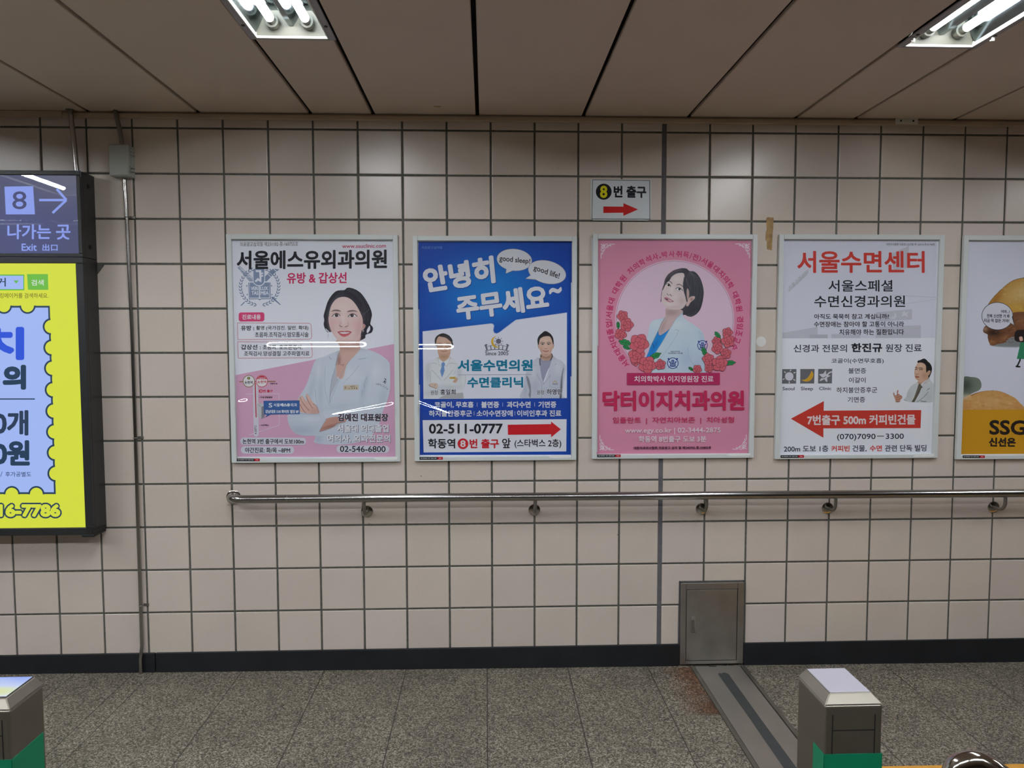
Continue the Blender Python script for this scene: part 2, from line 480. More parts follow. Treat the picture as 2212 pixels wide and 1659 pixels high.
# skirting
b = MB()
for xa, xb, ka in ((XL, -1.545, 1), (-1.540, PANEL[0] - .003, 0), (PANEL[1] + .003, XR, 0)):
    n = 8
    b.hexa([(xa, -.004, fz(xa) - .05), (xb, -.004, fz(xb) - .05), (xb, -.018, fz(xb) - .05), (xa, -.018, fz(xa) - .05),
            (xa, -.004, .0925), (xb, -.004, .0925), (xb, -.014, .0915), (xa, -.014, .0915)], .002)
tag(b.build('baseboard_back', MATS['black_skirting']), kind='structure')

# ------------------------------------------------------------------ ceiling lamps
def make_lamp(x, y, label, group=None):
    """x centre, y the end nearest the wall"""
    t = thing('ceiling_lamp', (x, y - LAMP_L / 2, ZC), label, 'ceiling light', group)
    w = .1425; y0, y1 = y, y - LAMP_L; fl = .022; zb = ZC - .004
    b = MB()
    b.box(x - w, y1, zb, x - w + fl, y0, ZC + .002, .0012, 1); b.box(x + w - fl, y1, zb, x + w, y0, ZC + .002, .0012, 1)
    b.box(x - w + fl, y0 - .012, zb, x + w - fl, y0, ZC + .002, .0012, 1); b.box(x - w + fl, y1, zb, x + w - fl, y1 + .012, ZC + .002, .0012, 1)
    b.build('flange', MATS['lamp_flange'], t)
    # bright inner lip
    b = MB(); i = w - fl
    for s in (-1, 1): b.box(x + s * (i - .004), y1 + .012, zb - .001, x + s * i, y0 - .012, ZC + .012)
    b.box(x - i, y0 - .017, zb - .001, x + i, y0 - .012, ZC + .012); b.box(x - i, y1 + .012, zb - .001, x + i, y1 + .017, ZC + .012)
    b.build('lip', MATS['white_enamel'], t)
    # folded reflector with a ridge between the tubes
    prof = [(-i, ZC), (-i + .030, ZC + .055), (-.070, ZC + .075), (-.040, ZC + .075), (-.008, ZC + .030), (.008, ZC + .030), (.040, ZC + .075), (.070, ZC + .075), (i - .030, ZC + .055), (i, ZC)]
    b = MB()
    for (xa, za), (xb, zb2) in zip(prof, prof[1:]):
        b.face([(x + xa, y0 - .03, za), (x + xb, y0 - .03, zb2), (x + xb, y1 + .03, zb2), (x + xa, y1 + .03, za)])
    b.build('reflector', MATS['reflector'], t, recalc=False)
    for ye, s in ((y0, -1), (y1, 1)):
        b = MB()
        b.hexa([(x - i, ye + s * .012, ZC - .001), (x + i, ye + s * .012, ZC - .001), (x + i, ye + s * .016, ZC - .001), (x - i, ye + s * .016, ZC - .001),
                (x - i, ye + s * .040, ZC + .09), (x + i, ye + s * .040, ZC + .09), (x + i, ye + s * .044, ZC + .09), (x - i, ye + s * .044, ZC + .09)])
        b.build('end_plate', MATS['cream_plastic'], t)
    b = MB(); b.box(x - w, y1, ZC + .092, x + w, y0, ZC + .1); b.build('housing', MATS['white_enamel'], t)
    for sx in (-.057, .057):
        b = MB(); b.tube([(x + sx, y0 - .075, ZC + .036), (x + sx, y1 + .075, ZC + .036)], .0135, 12)
        tb = b.build('tube', MATS['tube_glow'], t, True)
        for ye, s in ((y0, -1), (y1, 1)):
            b = MB(); b.tube([(x + sx, ye + s * .030, ZC + .036), (x + sx, ye + s * .052, ZC + .036), (x + sx, ye + s * .054, ZC + .036), (x + sx, ye + s * .075, ZC + .036)], .02, 14, rs=[.021, .021, .0145, .0145])
            b.build('socket', MATS['cream_plastic'], tb, True)
        b = MB()
        yk = y0 - .17; b.tube(arc((x + sx, yk, ZC + .036), -.3, math.pi + .3, .0165, (1, 0, 0), (0, 0, 1), 10), .0016, 6)
        b.build('tube_clip', MATS['dark_screw'], tb, True)
    for yk in (y0 - .11, y1 + .11):
        for s in (-1, 1):
            b = MB(); b.tube([(x + s * (w - .011), yk, zb - .002), (x + s * (w - .011), yk, zb + .002)], .006, 10)
            b.build('screw', MATS['dark_screw'], t)
    return t
main = make_lamp(LAMP_X[2], LAMP_Y[0], 'recessed twin tube ceiling lamp above the pink and blue posters at left', 'ceiling lamps')
other = make_lamp(LAMP_X[3], LAMP_Y[0], 'recessed twin tube ceiling lamp at right with small white clips on its rim', 'ceiling lamps')
for cx_, cy_ in ((1.563 - .130, -.915), (1.563 + .132, -.93)):
    b = MB(); b.box(cx_ - .004, cy_ - .004, ZC - .016, cx_ + .004, cy_ + .004, ZC - .004, .001, 1); b.box(cx_ - .010, cy_ - .003, ZC - .018, cx_ + .004, cy_ + .003, ZC - .014, .001, 1)
    b.build('clip', MATS['white_enamel'], other)
for i, lx in enumerate(LAMP_X):
    if i in (2, 3): continue
    c = copy_tree(main); c.location = (lx, LAMP_Y[0] - LAMP_L / 2, ZC)
    c['label'] = 'recessed twin tube ceiling lamp outside the photographed part of the hall'
    c['group'] = 'ceiling lamps out of view'
for rx in ROW_X:
    c = copy_tree(main); c.location = (rx, ROW_Y, ZC); c.rotation_euler = (0, 0, math.pi / 2)
    c['label'] = 'recessed twin tube ceiling lamp outside the photographed part of the hall'
    c['group'] = 'ceiling lamps out of view'

# bracket on the moulding, adhesive scrap on the ceiling
b = MB(); b.box(1.880, -.0345, 2.5275, 1.985, -.032, 2.5555, .0008, 1)
br = b.build('bracket', MATS['white_enamel']); tag(br, 'small pale metal bracket with two holes on the ceiling edge moulding', 'bracket')
for hx in (1.905, 1.963):
    b = MB(); b.tube([(hx, -.0352, 2.5425), (hx, -.034, 2.5425)], .0045, 12); b.build('hole', MATS['black_rubber'], br)
b = MB(); b.box(-.222, -.146, ZC - .0006, -.192, -.132, ZC); tag(b.build('sticker', MATS['tape_residue']), 'tiny yellowish sticker scrap on a ceiling panel near the wall', 'sticker')

# ------------------------------------------------------------------ handrail
zr, yr, rr = .827, -.085, .0195
def rail_z(x): return zr - .0022 * max(0, x)
t = thing('handrail', (-1.166, 0, zr), 'long stainless steel handrail running along the tiled wall under the posters', 'handrail')
b = MB()
pts = [(-1.166, -.002, zr - .006)] + arc((-1.100, -.030, zr), math.pi, math.pi * 1.5, .055, (1.2, 0, 0), (0, 1, 0), 10) + [(x, yr, rail_z(x)) for x in (-1.0, -.5, 0, .5, 1, 2, 3, 4.5)]
b.tube(pts, rr, 20); b.build('rail', MATS['stainless'], t, True)
b = MB(); b.tube([(-1.166, -.0055, zr - .006), (-1.166, -.010, zr - .006), (-1.166, -.014, zr - .006)], .03, 24, rs=[.033, .033, .024]); b.build('end_flange', MATS['polished_steel'], t, True)
b = MB(); b.tube([(-.90, yr, zr), (-.897, yr, zr)], rr + .0006, 20); b.build('weld_joint', MATS['brushed_steel'], t, True)
for fx in (-.556, .223, 1.015, 1.621, 2.430, 3.22):
    z0 = .7475 - .004 * max(0, fx)
    b = MB()
    pts = [(fx, -.004, z0), (fx, -.030, z0)] + arc((fx, -.045, z0 + .04), math.pi * 1.5, math.pi, .04, (0, 1, 0), (0, 0, 1), 8)[0:0] + \
          [(fx, -.045 - .04 * math.sin(a), z0 + .04 - .04 * math.cos(a)) for a in [math.pi / 2 * k / 8 for k in range(9)]] + [(fx, yr, rail_z(fx) - .01)]
    b.tube(pts, .0075, 14); br = b.build('bracket', MATS['dull_steel'], t, True)
    b = MB(); b.tube([(fx, -.0055, z0), (fx, -.010, z0), (fx, -.013, z0)], .024, 24, rs=[.0275, .0275, .019]); b.build('wall_flange', MATS['polished_steel'], br, True)

# ------------------------------------------------------------------ junction box and conduits
t = thing('junction_box', (-1.608, 0, 2.264), 'grey plastic junction box with side hinges on the wall between two steel conduits', 'junction box')
b = MB(); b.box(-1.652, -.030, 2.266, -1.566, -.004, 2.402, .003); b.build('back_box', MATS['grey_plastic'], t)
b = MB(); b.box(-1.654, -.060, 2.266, -1.569, -.031, 2.404, .006, 3); b.box(-1.651, -.062, 2.270, -1.572, -.058, 2.400, .002); b.build('lid', MATS['grey_plastic'], t)
for zc_ in (2.300, 2.372):
    for d in (-.008, .008):
        b = MB(); b.tube([(-1.5655, -.052, zc_ + d), (-1.561, -.045, zc_ + d), (-1.5605, -.022, zc_ + d), (-1.566, -.016, zc_ + d)], .0032, 8)
        b.build('hinge', MATS['grey_plastic'], t, True)
    for d in (-.006, .010):
        b = MB(); b.box(-1.6570, -.045, zc_ + d - .003, -1.6535, -.028, zc_ + d + .003); b.build('latch', MATS['dark_screw'], t)
t = thing('conduit', (-1.597, 0, fz(-1.6)), 'thin stainless conduit from the grey junction box down to the floor', 'conduit')
b = MB(); xs = [(2.270, -1.6085), (2.15, -1.605), (1.6, -1.598), (1.1, -1.598), (.6, -1.600), (.13, -1.601)]
pts = [(x, -.015, z) for z, x in xs] + [(-1.602, -.022, .098), (-1.603, -.029, .07), (-1.603, -.029, fz(-1.6) + .0)]
b.tube(pts, .0082, 14); b.build('pipe', MATS['stainless'], t, True)
for z in (2.094, 1.1, .32):
    b = MB(); xx = -1.604 if z > 2 else -1.599
    b.tube(arc((xx, -.015, z), 0, math.pi, .0095, (1, 0, 0), (0, -1, 0), 10), .002, 8); b.box(xx + .008, -.0075, z - .006, xx + .032, -.004, z + .006)
    b.build('clamp', MATS['dull_steel'], t)
t = thing('conduit', (-1.612, 0, 2.40), 'short bent steel conduit between the ceiling edge and the junction box', 'conduit')
MB().tube([(-1.6085, -.030, 2.402), (-1.609, -.030, 2.43), (-1.614, -.036, 2.48), (-1.620, -.044, 2.52), (-1.623, -.048, 2.56)], .0095, 14).build('pipe', MATS['dull_steel'], t, True)
t = thing('conduit', (-1.806, 0, 2.28), 'straight steel conduit between the ceiling and the top of the light box', 'conduit')
b = MB(); b.tube([(-1.8012, -.040, 2.272), (-1.8085, -.043, 2.42), (-1.817, -.048, 2.562)], .0105, 14); b.build('pipe', MATS['stainless'], t, True)
MB().tube([(-1.8175, -.048, 2.551), (-1.8175, -.048, 2.5535)], .018, 16).build('ceiling_collar', MATS['dull_steel'], t, True)

# ------------------------------------------------------------------ access panel and cable cover
t = thing('access_panel', (1.07, 0, 0), 'small stainless steel access door set into the wall at floor level', 'access panel')
x0, x1, zt, zb = .918, 1.222, .391, -.004
b = MB()
b.box(x0, -.022, zb, x0 + .026, .0, zt, .002); b.box(x1 - .030, -.022, zb, x1, .0, zt, .002)
b.box(x0 + .026, -.022, zt - .030, x1 - .03, .0, zt, .002); b.box(x0 + .026, -.022, zb, x1 - .03, .0, zb + .016, .002)
b.build('frame', MATS['brushed_steel'], t)
b = MB(); b.box(x0 + .026, -.010, zb + .01, x1 - .03, .001, zt - .03); b.build('recess', MATS['black_rubber'], t)
b = MB(); b.box(x0 + .0285, -.020, zb + .0185, x1 - .0325, -.011, zt - .0325, .0015); d = b.build('door', MATS['brushed_steel'], t)
b = MB(); b.box(.967, -.0225, .147, .990, -.0195, .229, .001); h = b.build('handle', MATS['polished_steel'], d)
b = MB(); b.box(.972, -.024, .165, .985, -.0222, .215, .001); b.tube([(.9785, -.0245, .157), (.9785, -.022, .157)], .0035, 12); b.build('latch', MATS['dull_steel'], h)
b = MB(); b.box(.912, -.006, -.005, .917, -.002, .396); b.box(1.2235, -.006, -.005, 1.2285, -.002, .396); b.box(.912, -.006, .392, 1.2285, -.002, .397); b.build('sealant', MATS['joint_sealant'], t)

t = thing('cable_cover', (1.1, -1.5, fz(1.1)), 'stainless steel floor trunking cover running from the access door towards the ticket gates', 'floor trunking')
def slab(name, xa, xb, ya, yb, h0, h1, m, parent, bev=.001):
    b = MB(); zf = fz((xa + xb) / 2)
    b.hexa([(xa, ya, fz(xa) + h0), (xb, ya, fz(xb) + h0), (xb, yb, fz(xb) + h0), (xa, yb, fz(xa) + h0), (xa, ya, fz(xa) + h1), (xb, ya, fz(xb) + h1), (xb, yb, fz(xb) + h1), (xa, yb, fz(xa) + h1)], bev)
    return b.build(name, MATS[m], parent)
YF = -2.6
slab('edge_rail', .966, .984, -.024, YF, -.02, .006, 'dull_steel', t)
slab('edge_rail', 1.208, 1.226, -.024, YF, -.02, .006, 'dull_steel', t)
slab('gap', .984, 1.208, -.024, YF, -.02, .0008, 'black_rubber', t, 0)
pl = slab('cover_plate', .986, 1.204, -.030, YF, .001, .0045, 'plate_steel', t)
b = MB(); zz = fz(1.1) + .0052
tp = [(1.072, -.112), (1.080, -.104), (1.092, -.108), (1.102, -.098), (1.116, -.106), (1.121, -.118), (1.119, -.5), (1.121, -.9), (1.121, YF), (1.076, YF), (1.073, -.9), (1.075, -.5)]
b.face([(x, y, fz(x) + .0052) for x, y in tp]); b.build('anti_slip_tape', MATS['dark_tape'], pl)
b = MB(); b.box(1.055, -.034, fz(1.07) + .0045, 1.090, -.029, fz(1.07) + .0062); b.build('lift_slot', MATS['black_rubber'], pl)

# ------------------------------------------------------------------ small things stuck on the wall
b = MB(); b.tube([(1.2855, -.0047, 1.5327), (1.2855, -.0062, 1.5327)], .0238, 32); tag(b.build('disc', MATS['white_paper']), 'round white sticker disc on a tile between the third and fourth posters', 'sticker')
b = MB(); pts = [(1.300, 2.104), (1.306, 2.108), (1.334, 2.107), (1.333, 2.06), (1.331, 2.03), (1.330, 1.985), (1.329, 1.957), (1.322, 1.956), (1.316, 1.960), (1.312, 1.957), (1.305, 1.962), (1.304, 1.998), (1.297, 2.003), (1.2985, 2.04), (1.303, 2.05), (1.300, 2.075)]
n = len(pts); vs = [b.bm.verts.new((x, -.0052, z)) for x, z in pts]; b.bm.faces.new(vs)
tag(b.build('tape_residue', MATS['tape_residue']), 'torn strip of old brown adhesive tape on the tiles above the right-hand posters', 'tape')

# ------------------------------------------------------------------ ticket gate ends and tactile paving
def gate(name, x0, x1, yf, yb, label, screen=False, side='left'):
    t = thing(name, ((x0 + x1) / 2, (yf + yb) / 2, fz(x0)), label, 'ticket gate')
    z1 = 1.0; zb = fz((x0 + x1) / 2) - .002
    b = MB(); b.box(x0, yf, zb, x1, yb, z1 - .0005, .004, 3); b.build('housing', MATS['gate_steel'], t)
    dx = .0125; df = .0125
    zt = z1 + .012
    b = MB(); b.hexa([(x0, yf, z1), (x1, yf, z1), (x1, yb, z1), (x0, yb, z1), (x0 + dx, yf + df, zt), (x1 - dx * .9, yf + df, zt), (x1 - dx * .9, yb, zt), (x0 + dx, yb, zt)] if side == 'left' else
                     [(x0, yf, z1), (x1, yf, z1), (x1, yb, z1), (x0, yb, z1), (x0 + dx * .9, yf + df, zt), (x1 - dx, yf + df, zt), (x1 - dx, yb, zt), (x0 + dx * .9, yb, zt)], .0012)
    cap = b.build('top_bezel', MATS['gate_steel'], t)
    xa, xb = (x0 + dx, x1 - dx * .9) if side == 'left' else (x0 + dx * .9, x1 - dx)
    b = MB(); b.box(xa + .001, yf + df + .002, zt - .001, xb - .001, yb - .002, zt + .0012, .0006, 1)
    b.build('lens_plate', MATS['lens_panel'] if not screen else MATS['black_case'], cap)
    # recessed front cover lines
    for (xa_, xb_, za, zb_) in ((x0 + .011, x0 + .0125, .90, .985), (x1 - .0125, x1 - .011, .90, .985), (x0 + .0125, x1 - .0125, .9605, .962)):
        b = MB(); b.box(xa_, yf - .0004, za, xb_, yf + .001, zb_); b.build('cover_seam', MATS['black_rubber'], t)
    # green film around the foot of the casing
    g = .925
    b = MB(); b.box(x0 - .0006, yf - .0007, .3, x1 + .0006, yf, g)
    w = .034 if side == 'left' else .075
    if side == 'left': b.box(x0 - .0007, yf - .0007, .3, x0, yf + w, g)
    else: b.box(x1, yf - .0007, .3, x1 + .0007, yf + w, g)
    b.build('green_band', MATS['green_film'], t)
    return t, (xa, xb, yf + df, yb, zt)
gr, _ = gate('ticket_gate', .5005, .588, -2.3235, -2.230, 'stainless steel ticket gate end with a green band and plain steel top')
gl, scr = gate('ticket_gate', -.86, -.7015, -2.2905, -2.2087, 'stainless steel ticket gate end with a lit blue and white screen on top', True, 'right')
xa, xb, ya, yb_, zt = scr; N = 26
V, F, Cc = [], [], []
for j in range(N):
    for i in range(N):
        u, v = i / (N - 1), j / (N - 1)
        V.append((xa + .002 + (xb - xa - .004) * u, ya + .003 + (yb_ - ya - .006) * v, zt + .0014))
        sky = np.array([226, 234, 250]) * (1 - v ** 2) + np.array([132, 158, 250]) * v ** 2
        w_ = .5 + .5 * math.sin(9 * u + 2) * math.sin(7 * v + 3 * u); sky = sky * (1 - .35 * w_) + np.array([225, 235, 255]) * .35 * w_
        g_ = max(0, 1 - ((u - .82) / .3) ** 2 - ((v - .25) / .28) ** 2); sky = sky * (1 - g_) + np.array([222, 232, 170]) * g_
        Cc.append(sky)
for j in range(N - 1):
    for i in range(N - 1): a = j * N + i; F.append((a, a + 1, a + N + 1, a + N))
me = bpy.data.meshes.new('screen'); me.from_pydata(V, [], F); at = me.attributes.new('ink', 'FLOAT_COLOR', 'POINT')
cc = np.ones((len(V), 4), np.float32); cc[:, :3] = lin(np.array(Cc)); at.data.foreach_set('color', cc.ravel())
link_mesh('screen', me, LIT, gl)['label'] = 'lit display with blue sky colours'
t = thing('tactile_paving', (0, -.97, 0), 'yellow tactile paving strip across the floor beside the ticket gate', 'tactile paving')
t.location = (2.9, -1.0, fz(2.9))
slab('strip', 1.35, 4.5, -.848, -1.148, -.01, .003, 'yellow_paving', t)
t = thing('barrier_rail', (.775, -2.27, 0), 'polished chrome hoop of the gate barrier beside the yellow strip', 'barrier')
b = MB()
hp = [(.728, -2.285, fz(.73)), (.728, -2.285, .80), (.728, -2.285, .866)] + [(.728 + .030 - .030 * math.cos(a), -2.285 - .004 * a, .866 + .020 * math.sin(a)) for a in [math.pi * .5 * k / 6 for k in range(1, 7)]] + [(.775, -2.298, .879), (.80, -2.308, .863), (.815, -2.315, .82), (.815, -2.315, fz(.82))]
b.tube(hp, .019, 18); b.build('hoop', MATS['polished_steel'], t, True)

# ------------------------------------------------------------------ printing kit: flat inked shapes on a sheet
def homography(src, dst):
    A, B = [], []
    for (x, y), (u, v) in zip(src, dst):
        A.append([x, y, 1, 0, 0, 0, -u * x, -u * y]); B.append(u)
        A.append([0, 0, 0, x, y, 1, -v * x, -v * y]); B.append(v)
    h = np.linalg.solve(np.array(A, float), np.array(B, float))
    return np.append(h, 1).reshape(3, 3)

def spline(pts, n=6, closed=True):
    P = np.array(pts, float); N = len(P); out = []
    rngi = range(N) if closed else range(N - 1)
    for i in rngi:
        if closed: p0, p1, p2, p3 = P[i - 1], P[i], P[(i + 1) % N], P[(i + 2) % N]
        else: p0, p1, p2, p3 = P[max(i - 1, 0)], P[i], P[i + 1], P[min(i + 2, N - 1)]
        for k in range(n):
            t = k / n
            out.append(.5 * ((2 * p1) + (-p0 + p2) * t + (2 * p0 - 5 * p1 + 4 * p2 - p3) * t * t + (-p0 + 3 * p1 - 3 * p2 + p3) * t ** 3))
    if not closed: out.append(P[-1])
    return np.array(out)

GLYPHS = {}
def glyphs(s):
    """outline mesh of a line of lettering, normalised to its ink box"""
    if s in GLYPHS: return GLYPHS[s]
    c = bpy.data.curves.new('lettering', 'FONT'); c.body = s; c.size = 1; c.resolution_u = 3; c.fill_mode = 'FRONT'
    o = bpy.data.objects.new('lettering', c); COL.objects.link(o)
    bpy.context.view_layer.update()
    me = bpy.data.meshes.new_from_object(o.evaluated_get(bpy.context.evaluated_depsgraph_get()))
    v = np.zeros(len(me.vertices) * 3, np.float32); me.vertices.foreach_get('co', v); v = v.reshape(-1, 3)[:, :2].astype(float)
    f = [tuple(p.vertices) for p in me.polygons]
    bpy.data.objects.remove(o); bpy.data.curves.remove(c); bpy.data.meshes.remove(me)
    lo, hi = v.min(0), v.max(0); size = hi - lo
    size = np.where(size < 1e-6, 1, size)
    uv = (v - lo) / size; uv[:, 1] = 1 - uv[:, 1]
    GLYPHS[s] = (uv, f, size)
    return GLYPHS[s]

class Sheet:
    """a printed sheet; H takes layout coordinates to (x, z) on the sheet's plane"""
    def __init__(self, H, y, root, ink, step=.000006):
        self.H, self.y, self.root, self.ink, self.step = H, y, root, ink, step
        self.k = 1; self.wt = .76; self.clear()
    def clear(self): self.v, self.f, self.c = [], [], []; self.n = 0
    def map(self, P):
        P = np.asarray(P, float); q = np.c_[P, np.ones(len(P))] @ self.H.T
        return q[:, :2] / q[:, 2:3]
    def add(self, P, faces, col, layer=True, lift=0):
        xz = self.map(P); y = self.y - self.k * self.step - lift * .000003
        if layer: self.k += 1
        self.v.append(np.c_[xz[:, 0], np.full(len(xz), y), xz[:, 1]])
        n = self.n; self.f.extend([tuple(i + n for i in f) for f in faces]); self.n += len(xz)
        col = np.asarray(col, float)
        self.c.append(np.tile(lin(col), (len(xz), 1)) if col.ndim == 1 else lin(col))
    def poly(self, pts, col, smooth=False):
        P = spline(pts) if smooth else np.array(pts, float)
        self.add(P, [tuple(range(len(P)))], col)
    def rect(self, x0, y0, x1, y1, col): self.poly([(x0, y0), (x1, y0), (x1, y1), (x0, y1)], col)
    def rrect(self, x0, y0, x1, y1, r, col, corners=(1, 1, 1, 1)):
        P = []
        for (cx, cy, a), on in zip(((x1 - r, y0 + r, -90), (x1 - r, y1 - r, 0), (x0 + r, y1 - r, 90), (x0 + r, y0 + r, 180)), corners):
            if on:
                for k in range(9):
                    t = math.radians(a + 90 * k / 8); P.append((cx + r * math.cos(t), cy + r * math.sin(t)))
            else: P.append((x1 if a in (-90, 0) else x0, y0 if a in (-90, 180) else y1))
        self.poly(P, col)
    def disc(self, cx, cy, r, col, ry=None, rot=0, n=40):
        ry = ry or r; c, s = math.cos(rot), math.sin(rot)
        self.poly([(cx + r * math.cos(t) * c - ry * math.sin(t) * s, cy + r * math.cos(t) * s + ry * math.sin(t) * c) for t in [2 * math.pi * k / n for k in range(n)]], col)
    def line(self, pts, col, w, smooth=False, closed=False):
        P = spline(pts, 5, closed) if smooth else np.array(pts, float)
        if closed: P = np.r_[P, P[:1]]
        T = np.gradient(P, axis=0) if len(P) > 2 else np.tile(P[1] - P[0], (2, 1))
        if not smooth and len(P) > 2 and not closed:        # keep sharp corners square
            for a, b_ in zip(P[:-1], P[1:]): self.line([a, b_], col, w)
            return
        if closed: T[0] = T[-1] = (P[1] - P[0]) + (P[-1] - P[-2])
        L = np.linalg.norm(T, axis=1, keepdims=True); L[L < 1e-9] = 1; T = T / L
        N = np.c_[-T[:, 1], T[:, 0]] * (w / 2); n = len(P)
        self.add(np.r_[P + N, P - N], [(i, i + 1, n + i + 1, n + i) for i in range(n - 1)], col)
    def ring(self, cx, cy, r, col, w, ry=None):
        self.line([(cx + r * math.cos(t), cy + (ry or r) * math.sin(t)) for t in [2 * math.pi * k / 72 for k in range(72)]], col, w, smooth=True, closed=True)
    def text(self, s, box, col, bold=0.0, quad=None, rot=0.0, halo=None, keep=False):
        """box = ink box (x0, y0, x1, y1); bold in layout units; quad = 4 corners tl, tr, br, bl instead of a box"""
        uv, f, size = glyphs(s)
        if halo: self.text(s, (box[0] - halo[1], box[1] - halo[1], box[2] + halo[1], box[3] + halo[1]) if box else None, halo[0], bold + halo[1], quad=quad, rot=rot, keep=True)
        if quad is not None:
            q = np.array(quad, float); u, v = uv[:, :1], uv[:, 1:]
            P = q[0] * (1 - u) * (1 - v) + q[1] * u * (1 - v) + q[2] * u * v + q[3] * (1 - u) * v
        else:
            x0, y0, x1, y1 = box; d = bold
            P = np.c_[x0 + d + uv[:, 0] * (x1 - x0 - 2 * d), y0 + d + uv[:, 1] * (y1 - y0 - 2 * d)]
            if rot:
                c = np.array([(x0 + x1) / 2, (y0 + y1) / 2]); ca, sa = math.cos(rot), math.sin(rot)
                P = (P - c) @ np.array([[ca, sa], [-sa, ca]]) + c
        self.add(P, f, col, False)
        if bold > 1: bold *= self.wt
        if bold > .05:
            n = 6 if bold < 1.2 else 12; lift = 0
            offs = [(bold, 2 * math.pi * k / n + .26) for k in range(n)]
            if bold > 2.2: offs += [(bold * .55, 2 * math.pi * k / 8) for k in range(8)]
            for d, a in offs:
                lift += 1; self.add(P + np.array([math.cos(a), math.sin(a)]) * d, f, col, False, lift)
            if keep: self.k += 1 + int(lift * .000003 / self.step)
        self.k += 1
    def done(self, name, parent=None, label=None):
        me = bpy.data.meshes.new(name)
        V = np.concatenate(self.v); me.from_pydata(V.tolist(), [], self.f)
        at = me.attributes.new('ink', 'FLOAT_COLOR', 'POINT')
        a = np.ones((len(V), 4), np.float32); a[:, :3] = np.concatenate(self.c); at.data.foreach_set('color', a.ravel())
        o = link_mesh(name, me, self.ink, parent or self.root)
        if label: o['label'] = label
        self.clear()
        return o

